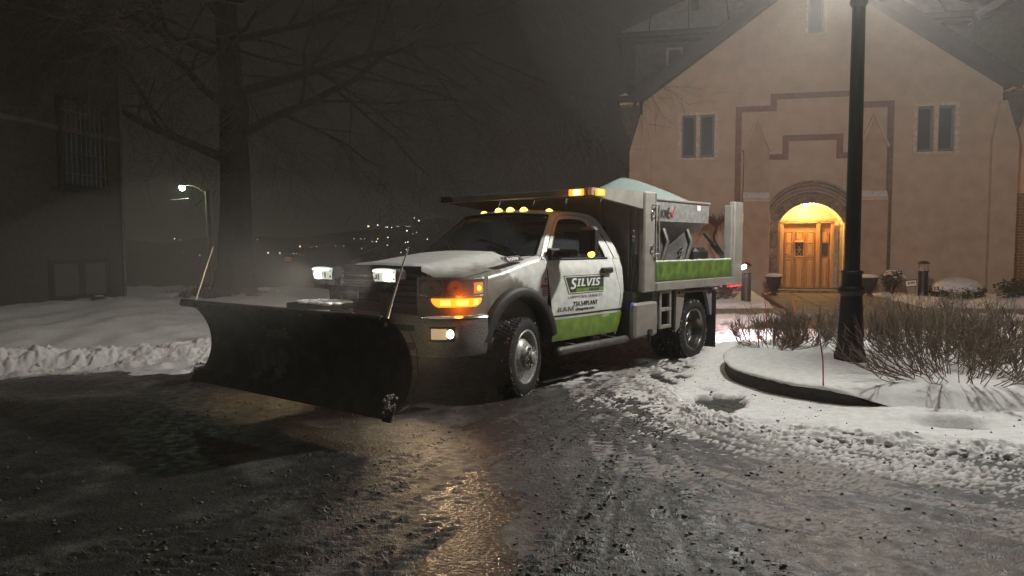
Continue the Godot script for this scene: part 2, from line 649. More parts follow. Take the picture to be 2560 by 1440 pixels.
func snow_depth(x: float, z: float) -> Array:
	# returns [height of the snow's top, dirt 0..1]
	var p = Vector2(x, z)
	var top = -0.05
	var dirt = 0.0
	var e = beyond(EDGE, p)
	var big = noise.get_noise_2d(x * 0.28, z * 0.28)
	var mid = noise.get_noise_2d(x * 1.1 + 5.0, z * 1.1)
	var lump = noise2.get_noise_2d(x * 3.6, z * 3.6)
	var tiny = noise2.get_noise_2d(x * 11.0, z * 11.0)
	var tiny2 = noise.get_noise_2d(x * 17.0, z * 17.0)
	if e.x > -0.7:
		if x < 1.5:
			# ploughed ridge, then the smooth lawn
			var rise = sstep(-0.05, 0.35, e.x)
			var ridge = sstep(-0.1, 0.2, e.x) * sstep(1.05, 0.55, e.x)
			top = -0.05 + rise * (0.23 + 0.05 * mid * sstep(0.6, 2.0, e.x) + 0.07 * big)
			top += ridge * (lump * 0.06 + 0.03)
			if e.x < 0.15: top = maxf(top, -0.012 + 0.02 * lump + 0.03 * sstep(-0.5, 0.0, e.x))
			dirt = ridge * 0.16
			# drifts by the wall and round the tree
			var m = Vector2(x + 9.6, z + 16.5).length()
			top += 0.12 * sstep(2.6, 0.0, m)
			var bare = Vector2(x + 8.3, (z + 21.6) * 0.8).length()
			top -= 0.42 * sstep(1.5, 0.9, bare + 0.5 * mid + 0.3 * lump)
			if z < -24.0: top -= (-24.0 - z) * 0.12
		else:
			var c = by_church(x, z)
			var strip = sstep(0.0, 0.2, e.x) * sstep(1.35, 1.05, e.x)
			var bed = sstep(2.5, 2.9, e.x + 0.15 * mid)
			top = maxf(top, -0.05 + strip * (0.12 + 0.05 * lump))
			top = maxf(top, -0.05 + bed * (0.15 + 0.08 * mid) + bed * 0.05 * sstep(2.5, 5.0, e.x))
			# swept walk to the door
			var walk = sstep(1.75, 1.35, absf(c.x + 0.02 + 0.06 * mid) - 0.12 * sstep(3.0, 7.0, c.y))
			top = lerpf(top, -0.05, walk)
			dirt = strip * 0.15
			if c.y < 0.05: top = -0.2
	# between the drive and the island
	var b = beyond(BERM, p)
	var inside = b.x
	if inside > -2.2 and x > 0.6 and x < 24.0 and z > -13.5:
		var flat = sstep(-0.02, 0.25, inside)
		var s = flat * (0.055 + 0.012 * mid + 0.006 * lump)
		var clear = sstep(-8.6, -7.4, z)
		var ridge = sstep(0.24, 0.03, absf(inside - 0.06)) * clear
		s += ridge * maxf(0.0, 0.012 + 0.03 * lump)
		var pool = Vector2((x - 1.93) * 0.82 + (z + 6.97) * 0.57, (x - 1.93) * -0.57 + (z + 6.97) * 0.82)
		s -= 0.2 * sstep(1.25, 0.8, Vector2(pool.x / 0.24, pool.y / 0.52).length() + 0.3 * lump)
		var ruts = 0.0
		if inside < 0.25:
			# scraped streaks left of and below the ridge
			var r = Vector2(x - 6.0, z + 8.5)
			var st = noise2.get_noise_2d(r.length() * 3.6, atan2(r.y, r.x) * 1.7) * 0.75 + 0.45 * tiny + 0.35 * tiny2 + 0.25 * noise.get_noise_2d(x * 34.0, z * 30.0)
			var reach = sstep(-2.1, -0.15, inside + 0.25 * mid)
			if z < -7.6: reach *= sstep(-1.3, -0.2, inside)
			var patch = sstep(0.12, 0.42, st + reach * 0.75 - 0.38)
			ruts = patch * 0.026 * reach
			s = maxf(s, -0.014 + ruts * (1.0 + 0.5 * tiny2) + 0.008 * tiny)
			dirt = maxf(dirt, 0.35 * (1.0 - flat) * (1.0 - 0.5 * reach))
		else:
			s += 0.004 * tiny * sstep(0.5, 0.25, inside)
		# footprints
		for f in FEET:
			var q = Vector2(x - f[0], z - f[1]).rotated(f[2])
			var fd = Vector2(q.x / 0.055, q.y / 0.14).length()
			if fd < 1.4: s -= 0.045 * sstep(1.3, 0.7, fd)
		# wind scoop to the right
		s -= 0.06 * sstep(1.0, 0.2, Vector2((x - 3.75) / 0.5, (z + 6.15) / 0.16).length())
		s += 0.05 * sstep(1.0, 0.2, Vector2((x - 3.75) / 0.6, (z + 6.35) / 0.14).length())
		top = maxf(top, s - 0.0)
	# thin swept snow on the drive
	if e.x < 0.3 and inside < 0.1:
		var q = noise2.get_noise_2d(x * 0.55 + 3.0, z * 1.1 + 7.0)
		var film = -0.02 + 0.026 * sstep(0.9, 1.6, x + 0.25 * z + 1.4) * sstep(0.30, 0.7, q + 0.30 * tiny + 0.25 * tiny2)
		# trodden snow along the far side and beside the wheels
		var wl = Vector2(x - (0.55 + (z + 8.4) * -0.42), 0).x
		film = maxf(film, -0.02 + 0.036 * sstep(0.55, 0.1, absf(wl - 0.2)) * sstep(-0.25, 0.35, lump + tiny) * sstep(-10.5, -9.0, z) * sstep(-7.6, -8.4, z))
		if z < -10.0 and x > 2.2:
			film = maxf(film, -0.02 + 0.03 * sstep(0.0, 0.35, tiny + 0.5 * lump + 0.6 * sstep(1.5, 0.2, absf(e.x + 0.2))))
			film = maxf(film, -0.02 + 0.05 * sstep(-0.3, 0.3, tiny + lump + 0.7 * sstep(1.3, 0.3, Vector2((x - 3.1) * 0.7, z + 11.4).length())))
		if film > top:
			top = film
			dirt = 0.3
	return [top, dirt]

const FEET := [[2.05, -7.72, 0.5], [1.78, -8.35, 0.3], [2.02, -8.62, 0.25], [1.98, -9.15, 0.2], [2.25, -9.4, 0.2], [2.22, -9.95, 0.2]]

func ground() -> void:
	# land: one sheet under all, out to the valley
	var land = MB.new()
	var rows = []
	for z in [10, 0, -10, -18, -24, -27, -30, -35, -42, -55, -75, -100, -130]:
		var row = []
		for x in [-160, -90, -50, -30, -18, -10, -4, 0, 4, 8, 14, 22, 40, 70, 120, 160]:
			row.append(Vector3(x, maxf(base_height(x, z), -9.0) - 0.06, z))
		rows.append(row)
	land.grid(rows)
	structure(place("ground", land, grain(mat(0.05, 0.045, 0.035, 0.95), 0.3, M.tone2)))
	# drive
	var road = MB.new()
	rows = []
	var cols = PackedColorArray()
	for r in fan(2.5, 9.5, 1.0047, 620, 0.92) + fan(9.6, 34.0, 1.018, 620, 0.92):
		var row = []
		for q in r:
			var g = road_point(q.x, q.y)
			row.append(Vector3(q.x, base_height(q.x, q.y) + g[0], q.y))
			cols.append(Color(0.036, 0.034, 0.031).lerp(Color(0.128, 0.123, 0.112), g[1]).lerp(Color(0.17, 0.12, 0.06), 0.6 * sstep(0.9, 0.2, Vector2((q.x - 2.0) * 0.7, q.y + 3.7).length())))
		rows.append(row)
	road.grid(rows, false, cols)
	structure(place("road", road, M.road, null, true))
	# snow
	var lay = fan(2.5, 9.5, 1.0052, 560, 0.92) + fan(9.56, 34.0, 1.014, 560, 0.92)
	var tops = []
	cols = PackedColorArray()
	var snow = MB.new()
	for r in lay:
		for q in r:
			var g = snow_depth(q.x, q.y)
			var y = base_height(q.x, q.y) + g[0]
			tops.append(Vector3(q.x, y, q.y))
			var depth = sstep(-0.008, 0.018, g[0])
			var cc = Color(0.18, 0.172, 0.16).lerp(Color(0.80, 0.80, 0.785), depth).lerp(Color(0.42, 0.36, 0.30), g[1])
			if g[0] < 0.02:
				var sp = noise.get_noise_2d(q.x * 23.0, q.y * 23.0) + 0.8 * noise.get_noise_2d(q.x * 47.0, q.y * 41.0)
				cc = cc.lerp(Color(0.06, 0.057, 0.052), clampf(0.22 + 0.8 * sp, 0.0, 0.8) * sstep(0.02, 0.004, g[0]))
			cols.append(cc)
	var w = lay[0].size()
	var nn = PackedVector3Array()
	nn.resize(tops.size())
	for i in lay.size() - 1:
		for j in w - 1:
			var a = i * w + j
			var hi = maxf(maxf(tops[a].y, tops[a + 1].y), maxf(tops[a + w].y, tops[a + w + 1].y))
			if hi < -0.022 and tops[a].z > -24.0: continue
			var f = (tops[a + w + 1] - tops[a]).cross(tops[a + 1] - tops[a]) + (tops[a + w] - tops[a]).cross(tops[a + w + 1] - tops[a])
			for k in [a, a + 1, a + w + 1, a + w]: nn[k] += f
			snow.ix.append_array([a, a + 1, a + w + 1, a, a + w + 1, a + w])
	for k in tops.size():
		snow.v.append(tops[k])
		snow.n.append(nn[k].normalized() if nn[k].length_squared() > 1e-16 else Vector3.UP)
		snow.c.append(cols[k])
	structure(place("snow", snow, M.snow, null, true))
	# sheet of wet ice in front of the truck, rough slush standing out of it
	var ice = MB.new()
	rows = []
	for i in 90:
		var row = []
		for j in 26:
			var z = -3.0 - i * 0.055
			var edge = 0.30 + 0.10 * noise.get_noise_2d(z * 1.7, 4.0)
			var x = -0.26 + (z + 3.0) * -0.045 + lerpf(-1.0, 1.0, j / 25.0) * edge
			var rim = absf(j / 12.5 - 1.0)
			row.append(Vector3(x, 0.007 + 0.0025 * noise2.get_noise_2d(x * 9.0, z * 9.0) - 0.012 * rim * rim, z))
		rows.append(row)
	ice.grid(rows)
	structure(place("ice_sheet", ice, grain(mat(0.05, 0.044, 0.038, 0.20), 1.1, null, noise_tex(0.05, 4, 45, 0, 1, 512, true, 8.0), 0.55)))
	ridge_mesh(EDGE, 0.55, 2.35, -0.16, 1.0, 0.017, [0.052, 0.085, 0.030, 0.038], 0.30)
	ridge_mesh(BERM, 3.4, 9.0, -0.16, 0.22, 0.011, [0.045, 0.085, 0.020, 0.032], 0.5)
	island()
	walkway()
	chunks()

const ISLE := [Vector2(2.48, -8.4), Vector2(2.56, -7.75), Vector2(2.85, -7.15), Vector2(3.4, -6.85), Vector2(4.6, -6.6), Vector2(7, -6.35), Vector2(10, -6.6), Vector2(12, -8.3), Vector2(11, -11.2), Vector2(8, -12.2), Vector2(4.9, -11.35), Vector2(3.4, -10.3), Vector2(2.75, -9.4), Vector2(2.48, -8.4)]

func island() -> void:
	var loop = []
	for k in ISLE.size() - 1:
		var p0 = ISLE[(k + ISLE.size() - 2) % (ISLE.size() - 1)]
		var p1 = ISLE[k]
		var p2 = ISLE[k + 1]
		var p3 = ISLE[(k + 2) % (ISLE.size() - 1)]
		for j in 14: loop.append(p1.cubic_interpolate(p2, p0, p3, j / 14.0))
	loop.append(loop[0])
	var mid = Vector2(6.6, -9.0)
	# kerb: a band of dark stone, buried to the right where the snow has drifted
	var kerb = MB.new()
	var a = []; var b = []; var c = []; var d = []
	for p in loop:
		var inn = (mid - p).normalized()
		var low = 1.0 - 0.8 * sstep(3.0, 3.55, p.x) * sstep(-8.5, -7.0, p.y)
		a.append(Vector3(p.x, -0.05, p.y))
		b.append(Vector3(p.x + inn.x * 0.012, 0.165 * low, p.y + inn.y * 0.012))
		c.append(Vector3(p.x + inn.x * 0.035, 0.185 * low, p.y + inn.y * 0.035))
		d.append(Vector3(p.x + inn.x * 0.17, 0.185 * low, p.y + inn.y * 0.17))
	kerb.grid([a, b, c, d], true)
	var isle = thing("island", "", "")
	structure(isle)
	place("kerb", kerb, M.kerb, isle)
	# snow over it, with a soft overhanging lip
	var cap = MB.new()
	var rows = []
	var shape = [[0.02, 0.175], [-0.012, 0.188], [-0.008, 0.205], [0.02, 0.215], [0.08, 0.222], [0.16, 0.225], [0.3, 0.225], [0.5, 0.225], [0.8, 0.225], [1.1, 0.225], [1.6, 0.225], [2.2, 0.225], [3.0, 0.225], [4.2, 0.225]]
	for s in shape:
		var row = []
		for k in loop.size():
			var p: Vector2 = loop[k]
			var to = mid - p
			var inn = to.normalized()
			var q = p + inn * minf(s[0], to.length() * 0.995)
			var rag = noise2.get_noise_2d(p.x * 9.0, p.y * 9.0)
			var y: float = s[1]
			if s[1] < 0.2: y += rag * 0.012
			if s[0] < 0.019: q -= inn * rag * 0.016
			y += 0.035 * noise.get_noise_2d(q.x * 0.7, q.y * 0.7) * sstep(0.1, 0.8, s[0]) + 0.006 * noise2.get_noise_2d(q.x * 2.0, q.y * 2.0)
			# the drift that buries the kerb on the right
			var bury = sstep(2.95, 3.7, p.x) * sstep(-8.5, -7.0, p.y)
			if s[0] < 0.75:
				var o2 = sstep(-0.02, 0.42, s[0])
				y = lerpf(y, lerpf(0.045, 0.225, o2), bury)
			row.append(Vector3(q.x, y, q.y))
		rows.append(row)
	cap.grid(rows, true)
	cap.col = Color(0.80, 0.80, 0.785)
	for k in cap.c.size(): cap.c[k] = Color(0.80, 0.80, 0.785)
	place("snow_cover", cap, M.snow, isle, true)

func walkway() -> void:
	var rng = RandomNumberGenerator.new()
	rng.seed = 4
	var o = structure(thing("walkway", "", "", Vector3(9.21, 0, -22.9), -0.231))
	var xs = [-1.45, -0.62, 0.18, 0.98, 1.75]
	for i in 4:
		for k in 6:
			var w = xs[i + 1] - xs[i] - 0.022
			var b = MB.new()
			b.box(Vector3((xs[i] + xs[i + 1]) / 2, 0.035 + rng.randf() * 0.006 + 0.02 * (5 - k) / 5.0, 0.75 + k * 1.25), Vector3(w, 0.1, 1.23), Basis(), 0.008)
			place("slab", b, M.slab, o)
	var step = MB.new()
	step.box(Vector3(0.0, 0.10, 0.05), Vector3(2.15, 0.2, 0.9), Basis(), 0.012)
	place("step", step, M.slab, o)
	# sidewalk along the street
	var side = structure(thing("sidewalk", "", ""))
	for k in 14:
		var x0 = 2.2 + k * 0.95
		var p0 = EDGE[4].lerp(EDGE[5], (x0 - 2.0) / 3.0) if x0 < 5.0 else EDGE[5].lerp(EDGE[6], (x0 - 5.0) / 4.0)
		var d = (EDGE[5] - EDGE[4]).normalized() if x0 < 5.0 else (EDGE[6] - EDGE[5]).normalized()
		if x0 > 9.0:
			p0 = EDGE[6].lerp(EDGE[7], (x0 - 9.0) / 5.0)
			d = (EDGE[7] - EDGE[6]).normalized()
		var out = Vector2(d.y, -d.x)
		if out.y > 0.0: out = -out
		p0 += out * 1.95
		var b = MB.new()
		b.box(Vector3(p0.x, 0.0, p0.y), Vector3(0.93, 0.1, 1.3), Basis(Vector3.UP, -atan2(d.y, d.x)), 0.008)
		place("slab", b, M.slab, side)

# the rough face of a ploughed ridge: close-packed clods of two sizes, one surface
func ridge_mesh(line: Array, t0: float, t1: float, near: float, far: float, step: float, lumps: Array, peak: float) -> void:
	var cell = FastNoiseLite.new()
	cell.noise_type = FastNoiseLite.TYPE_CELLULAR
	cell.cellular_return_type = FastNoiseLite.RETURN_DISTANCE
	cell.frequency = 1.0
	cell.fractal_type = FastNoiseLite.FRACTAL_NONE
	cell.seed = 9
	var sm = smooth(line, 6)
	var path = sm.slice(int(t0 * 6), int(t1 * 6) + 1)
	var rows = []
	var cols = PackedColorArray()
	var n = int((far - near) / step)
	var b = MB.new()
	for k in path.size() - 1:
		var d = (path[k + 1] - path[k])
		var da = (path[k] - path[maxi(k - 1, 0)]).normalized() if k > 0 else d.normalized()
		var db = (path[mini(k + 2, path.size() - 1)] - path[k + 1]).normalized() if k + 2 < path.size() else d.normalized()
		var m = maxi(1, int(d.length() / step))
		for i in m:
			var f = float(i) / m
			var dir = (d.normalized() + da).normalized().lerp((d.normalized() + db).normalized(), f).normalized()
			var out = Vector2(dir.y, -dir.x)
			var p0: Vector2 = path[k] + d * f
			var row = []
			for j in n + 1:
				var v = near + (far - near) * j / n
				var p = p0 + out * v
				var wx = p.x + 0.03 * noise.get_noise_2d(p.x * 6.0, p.y * 6.0)
				var wz = p.y + 0.03 * noise.get_noise_2d(p.x * 6.0 + 30.0, p.y * 6.0)
				var c1 = clampf(-cell.get_noise_2d(wx / lumps[1], wz / lumps[1]), 0.0, 1.0)
				var c2 = clampf(-cell.get_noise_2d(wx / lumps[3] + 50.0, wz / lumps[3]), 0.0, 1.0)
				var big = 0.45 + 0.9 * sstep(-0.4, 0.5, noise2.get_noise_2d(p.x * 2.3, p.y * 2.3))
				var u = float(j) / n
				var mask = sstep(0.0, peak, u + 0.10 * noise.get_noise_2d(p.x * 3.0, p.y * 3.0)) * sstep(1.0, peak + 0.15, u + 0.12 * noise.get_noise_2d(p.x * 2.0 + 9.0, p.y * 2.0))
				var y = maxf(snow_depth(p.x, p.y)[0], -0.012) - 0.014 + mask * (0.014 + big * (lumps[0] * sqrt(c1) + lumps[2] * c2) + 0.012 * noise2.get_noise_2d(p.x * 12.0, p.y * 12.0))
				row.append(Vector3(p.x, y, p.y))
				var dirt = 0.25 * sstep(0.35, 0.0, u) + 0.12 * (1.0 - c1)
				cols.append(Color(0.80, 0.80, 0.785).lerp(Color(0.30, 0.26, 0.22), dirt))
			rows.append(row)
	b.grid(rows, true, cols)
	structure(place("snow_ridge", b, M.snow, null, true))

# loose pieces of snow thrown up along the ridges, and crumbs pressed out of the tyre tracks
func scatter(called: String, label: String, category: String, at: Array, m: Material, sd: int, rough: float) -> void:
	var rng = RandomNumberGenerator.new()
	rng.seed = sd
	var b = MB.new()
	b.blob(Vector3.ZERO, Vector3.ONE, rng, rough, 5)
	var mm = MultiMesh.new()
	mm.transform_format = MultiMesh.TRANSFORM_3D
	mm.mesh = b.mesh()
	mm.instance_count = at.size()
	for k in at.size(): mm.set_instance_transform(k, at[k])
	var o = MultiMeshInstance3D.new()
	o.name = called
	o.multimesh = mm
	o.material_override = m
	add_child(o)
	tag(o, label, category, "", "stuff")

func lie(p: Vector2, size: Vector3, turn: float, sink: float, rng: RandomNumberGenerator) -> Transform3D:
	var y = maxf(snow_depth(p.x, p.y)[0], road_point(p.x, p.y)[0])
	return Transform3D(Basis.from_euler(Vector3(rng.randfn(0, 0.25), turn, rng.randfn(0, 0.25))) * Basis.from_scale(size), Vector3(p.x, y + size.y * sink, p.y))

func chunks() -> void:
	var rng = RandomNumberGenerator.new()
	rng.seed = 21
	var at = []
	for k in 900:
		var t = rng.randf_range(3.4, 9.6)
		if rng.randf() < 0.5: t = rng.randf_range(4.0, 7.5)
		var i = int(t)
		var d = absf(rng.randfn(0, 0.07))
		var p = BERM[i].lerp(BERM[i + 1], t - i) + Vector2(rng.randfn(0, 0.02) - d * 0.4, rng.randfn(0, 0.02) + d)
		if rng.randf() < 0.35: p -= Vector2(-d * 0.4, d) * 1.6
		var s = 0.004 + 0.026 * pow(rng.randf(), 3.5) + (0.012 if noise.get_noise_2d(p.x * 2.0, p.y * 2.0) > 0.3 else 0.0) * pow(rng.randf(), 2.0)
		at.append(lie(p, Vector3(s * 1.3, s * 0.85, s), rng.randf() * 6.0, 0.2, rng))
	for k in 1300:
		var far = rng.randf()
		var p = EDGE[0].lerp(EDGE[1], rng.randf_range(0.70, 1.0)) if rng.randf() < 0.45 else EDGE[1].lerp(EDGE[2], rng.randf())
		p += Vector2(0.26, -0.6) * rng.randf_range(0.0, 1.4) + Vector2(rng.randfn(0, 0.05), rng.randfn(0, 0.05))
		var s = 0.004 + 0.03 * pow(rng.randf(), 3.4)
		at.append(lie(p, Vector3(s * 1.4, s * 0.8, s), rng.randf() * 6.0, 0.15, rng))
	scatter("snow_lumps", "loose lumps of snow thrown up along the ridges beside the drive", "snow", at, M.snow_lump, 4, 0.5)
	# crumbs standing in rows across each tyre track
	at = []
	for t in TRACKS:
		var z: float = t[1]
		var row = 0
		while z < -3.15:
			var k = (z - t[1]) / (t[3] - t[1])
			var slope = ((t[2] - t[0]) + t[4] * 4.0 * (1.0 - 2.0 * k)) / (t[3] - t[1])
			var cx = t[0] + (t[2] - t[0]) * k + t[4] * 4.0 * k * (1.0 - k)
			var yaw = atan2(slope, 1.0)
			for c in [-0.115, -0.085, -0.045, 0.04, 0.08, 0.11]:
				var keep = noise.get_noise_2d((cx + c) * 3.5 + t[2] * 17.0, z * 2.6)
				if keep < -0.25 + 0.45 * rng.randf() or rng.randf() < 0.15: continue
				var off = 0.035 if absf(c) > 0.08 else 0.0
				var p = Vector2(cx + c + rng.randfn(0, 0.012), z + off + rng.randfn(0, 0.008))
				var w = rng.randf_range(0.006, 0.016) * (1.0 + keep)
				at.append(lie(p, Vector3(w, rng.randf_range(0.003, 0.006), rng.randf_range(0.005, 0.010)), yaw + rng.randfn(0, 0.4), 0.0, rng))
			z += 0.066 / sqrt(1.0 + slope * slope)
			row += 1
	# grit and slush crumbs all over the drive
	for k in 6000:
		var z = -3.0 - 6.5 * pow(rng.randf(), 1.35)
		var p = Vector2(rng.randf_range(-0.86, 0.80) * (-z + 0.5), z)
		var n = noise2.get_noise_2d(p.x * 1.2, p.y * 1.2)
		if n < -0.25 + 0.5 * rng.randf(): continue
		var s = 0.0025 + 0.009 * pow(rng.randf(), 3.0)
		at.append(lie(p, Vector3(s * 1.6, s * 0.8, s), rng.randf() * 6.0, 0.4, rng))
	var slush = grain(mat(0.22, 0.21, 0.185, 0.55), 4.0, M.tone2, M.fine, 0.5)
	scatter("slush_crumbs", "crumbs of grey slush standing in rows along the tyre tracks on the drive", "slush", at, slush, 6, 0.35)

# ---------------------------------------------------------------- church
func csg_box(parent: Node, cn: Vector3, size: Vector3) -> void:
	var b = CSGBox3D.new()
	b.name = "opening"
	b.size = size
	b.position = cn
	b.operation = CSGShape3D.OPERATION_SUBTRACTION
	parent.add_child(b, true)

func arc(cx: float, cy: float, r: float, a0: float, a1: float, n: int) -> Array:
	var o = []
	for k in n + 1:
		var t = lerpf(a0, a1, float(k) / n)
		o.append(Vector2(cx + r * sin(t), cy + r * cos(t)))
	return o

func church() -> void:
	var o = thing("church", "tan stucco church with steep front gable and arched lit doorway", "church", Vector3(9.21, 0, -22.9), -0.231)
	# front wall
	var wall = CSGPolygon3D.new()
	wall.name = "front_wall"
	wall.polygon = PackedVector2Array([Vector2(-5.15, -0.3), Vector2(5.15, -0.3), Vector2(5.15, 6.12), Vector2(0, 9.82), Vector2(-5.15, 6.12)])
	wall.depth = 0.5
	wall.material = M.stucco
	o.add_child(wall)
	# CSGPolygon pushes towards -z
	for u in [-3.69, -3.13, 3.13, 3.69]: csg_box(wall, Vector3(u, 5.0, -0.1), Vector3(0.44, 1.34, 0.5))
	csg_box(wall, Vector3(0.02, 8.75, -0.1), Vector3(0.42, 1.5, 0.5))
	var hole = CSGPolygon3D.new()
	hole.name = "opening"
	var pg = arc(0, 1.83, 1.02, -1.2, 1.2, 20)
	pg.append(Vector2(0.95, -0.2)); pg.append(Vector2(-0.95, -0.2))
	hole.polygon = PackedVector2Array(pg)
	hole.depth = 3.0
	hole.position = Vector3(0, 0, 1.0)
	hole.operation = CSGShape3D.OPERATION_SUBTRACTION
	wall.add_child(hole)
	# side walls and back, behind the front
	var b = MB.new()
	for s in [-1.0, 1.0]:
		b = MB.new()
		b.box(Vector3(4.95 * s, 2.9, -1.75), Vector3(0.38, 6.4, 2.48))
		place("side_wall", b, M.stucco, o)
	# roof slabs: underside, edge and slates
	for s in [-1.0, 1.0]:
		b = MB.new()
		var sl = Vector2(5.15, -3.70).normalized()
		var nr = Vector2(-sl.y, sl.x)
		var p0 = Vector2(0, 9.84)
		var p1 = Vector2(0, 9.84) + sl * 6.62
		var pts = [p0, p1, p1 + nr * 0.34, p0 + Vector2(0, 0.42)]
		b.prism(pts.map(func(p): return Vector2(p.x * s, p.y)), -3.6, 0.62)
		var r = place("roof", b, M.slate, o)
		# bargeboard along the front edge
		b = MB.new()
		b.prism([p0 - nr * 0.03, p1 - nr * 0.03, p1 + nr * 0.22, p0 + Vector2(0, 0.27)].map(func(p): return Vector2(p.x * s, p.y)), 0.622, 0.665)
		place("bargeboard", b, M.black, r)
		# snow lying on the slope, back from the edge
		b = MB.new()
		b.prism([p0 + nr * 0.345, p1 + nr * 0.345 - sl * 0.1, p1 + nr * 0.41 - sl * 0.12, p0 + nr * 0.43].map(func(p): return Vector2(p.x * s, p.y)), -3.5, -0.6)
		place("roof_snow", b, M.snow_plain, r)
		# eaves return: boxed gutter, pale board and the tapering bracket below
		b = MB.new()
		b.box(Vector3(5.55 * s, 6.17, 0.1), Vector3(0.78, 0.17, 1.05), Basis(), 0.02)
		var g = place("gutter", b, M.slate, o)
		b = MB.new()
		b.prism([Vector2(5.92 * s, 6.26), Vector2(5.5 * s, 6.26), Vector2(5.66 * s, 6.36)], -0.3, 0.5)
		place("snow", b, M.snow_plain, g)
		b = MB.new()
		b.box(Vector3(5.55 * s, 6.045, 0.05), Vector3(0.60, 0.07, 0.8), Basis(), 0.01)
		place("fascia", b, M.cream, g)
		b = MB.new()
		b.prism([Vector2(5.90 * s, 6.0), Vector2(5.2 * s, 6.0), Vector2(5.25 * s, 5.3), Vector2(5.42 * s, 4.75), Vector2(5.52 * s, 4.95), Vector2(5.72 * s, 5.3)], -0.7, -0.02)
		place("bracket", b, M.darkwall, g)
		# corner pier with a sloping head
		b = MB.new()
		b.prism([Vector2(4.86 * s, -0.3), Vector2(5.52 * s, -0.3), Vector2(5.54 * s, 4.55), Vector2(5.2 * s, 5.72), Vector2(5.05 * s, 5.72), Vector2(4.86 * s, 4.6)], -0.45, 0.20)
		place("corner_pier", b, M.stucco, o)
		# gabled buttress beside the door
		var c = 1.655 * s
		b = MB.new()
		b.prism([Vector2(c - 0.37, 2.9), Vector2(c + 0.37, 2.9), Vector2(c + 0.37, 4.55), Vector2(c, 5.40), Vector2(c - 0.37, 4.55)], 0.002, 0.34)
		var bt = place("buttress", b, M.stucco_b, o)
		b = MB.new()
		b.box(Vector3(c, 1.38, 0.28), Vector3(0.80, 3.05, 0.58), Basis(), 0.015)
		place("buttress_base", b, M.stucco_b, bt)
		b = MB.new()
		var rg = RandomNumberGenerator.new()
		rg.seed = 8
		var rows = []
		for i in 7:
			var row = []
			for j in 13:
				var t = i / 6.0
				var y = 2.905 + 0.27 * t + 0.03 * sin(PI * t) + rg.randf() * 0.025
				if i == 0: y = 2.905
				row.append(Vector3(c - 0.39 + 0.78 * j / 12.0, y, 0.56 - 0.22 * t))
			rows.append(row)
		b.grid(rows)
		place("snow", b, M.snow_plain, bt)
		b = MB.new()
		b.prism([Vector2(c - 0.40, 2.89), Vector2(c - 0.385, 3.0), Vector2(c + 0.385, 3.0), Vector2(c + 0.40, 2.89)], 0.342, 0.55)
		place("offset", b, M.stucco, bt)
		for q in [-1.0, 1.0]:
			b = MB.new()
			var e0 = Vector2(c, 5.40)
			var e1 = Vector2(c + 0.40 * q, 4.47)
			var nn = Vector2(e1.y - e0.y, -(e1.x - e0.x)).normalized() * 0.035 * q
			b.prism([e0 - nn, e1 - nn, e1 + nn, e0 + nn + Vector2(0, 0.07)], 0.26, 0.43)
			place("coping", b, M.stucco, bt)
	# stepped bands of darker render, outer and inner
	var d = 0.035
	for r in [[-2.27, 0.1, -2.09, 5.87], [2.09, 0.1, 2.27, 5.87], [-2.09, 5.70, -1.24, 5.87], [1.24, 5.70, 2.09, 5.87], [-1.24, 5.70, -1.06, 6.22], [1.06, 5.70, 1.24, 6.22], [-1.06, 6.05, 1.06, 6.22],
		[-0.87, 4.20, -0.69, 4.94], [0.69, 4.20, 0.87, 4.94], [-0.69, 4.76, 0.69, 4.94], [-1.27, 4.20, -0.87, 4.37], [0.87, 4.20, 1.27, 4.37]]:
		b = MB.new()
		b.box(Vector3((r[0] + r[2]) / 2, (r[1] + r[3]) / 2, d / 2), Vector3(r[2] - r[0], r[3] - r[1], d))
		place("trim_band", b, M.trim, o)
	# windows: surround, sash, pane
	for u in [-3.41, 3.41]:
		for s in [-0.28, 0.28]: window(o, u + s, 5.0, 0.44, 1.34)
		b = MB.new()
		b.box(Vector3(u, 5.71, 0.012), Vector3(1.22, 0.09, 0.05))
		for q in [-0.56, 0.0, 0.56]: b.box(Vector3(u + q, 5.0, 0.012), Vector3(0.12, 1.335, 0.05))
		b.box(Vector3(u, 4.29, 0.02), Vector3(1.22, 0.07, 0.07))
		place("window_surround", b, M.cream, o)
	window(o, 0.02, 8.75, 0.42, 1.5)
	b = MB.new()
	for q in [-0.25, 0.29]: b.box(Vector3(q, 8.75, 0.012), Vector3(0.07, 1.6, 0.05))
	b.box(Vector3(0.02, 7.965, 0.018), Vector3(0.62, 0.06, 0.07))
	place("window_surround", b, M.cream, o)
	# stone doorway: jamb blocks, arch stones in two rings, hood
	var rng = RandomNumberGenerator.new()
	rng.seed = 31
	for s in [-1.0, 1.0]:
		var y = 0.0
		for k in 6:
			var h = [0.42, 0.34, 0.40, 0.36, 0.42, 0.33][k]
			b = MB.new()
			b.box(Vector3(1.10 * s, y + h / 2, -0.12), Vector3(0.29, h - 0.008, 0.50 + 0.006 * (k % 2)), Basis(), 0.012)
			place("jamb_stone", b, [M.stone, M.stone_b][(k + int(s)) % 2], o)
			y += h
		b = MB.new()
		b.box(Vector3(0.965 * s, 1.12, -0.33), Vector3(0.03, 2.24, 0.5))
		place("reveal", b, M.stone, o)
	for k in 11:
		var t0 = lerpf(-1.19, 1.19, k / 11.0) + 0.004
		var t1 = lerpf(-1.19, 1.19, (k + 1) / 11.0) - 0.004
		b = MB.new()
		var p = arc(0, 1.83, 1.02, t0, t1, 3)
		var q = arc(0, 1.86, 1.26, t0 * 0.985, t1 * 0.985, 3)
		q.reverse()
		b.prism(p + q, -0.35, 0.05 + 0.004 * (k % 2))
		place("arch_stone", b, [M.stone, M.stone_b][k % 2], o)
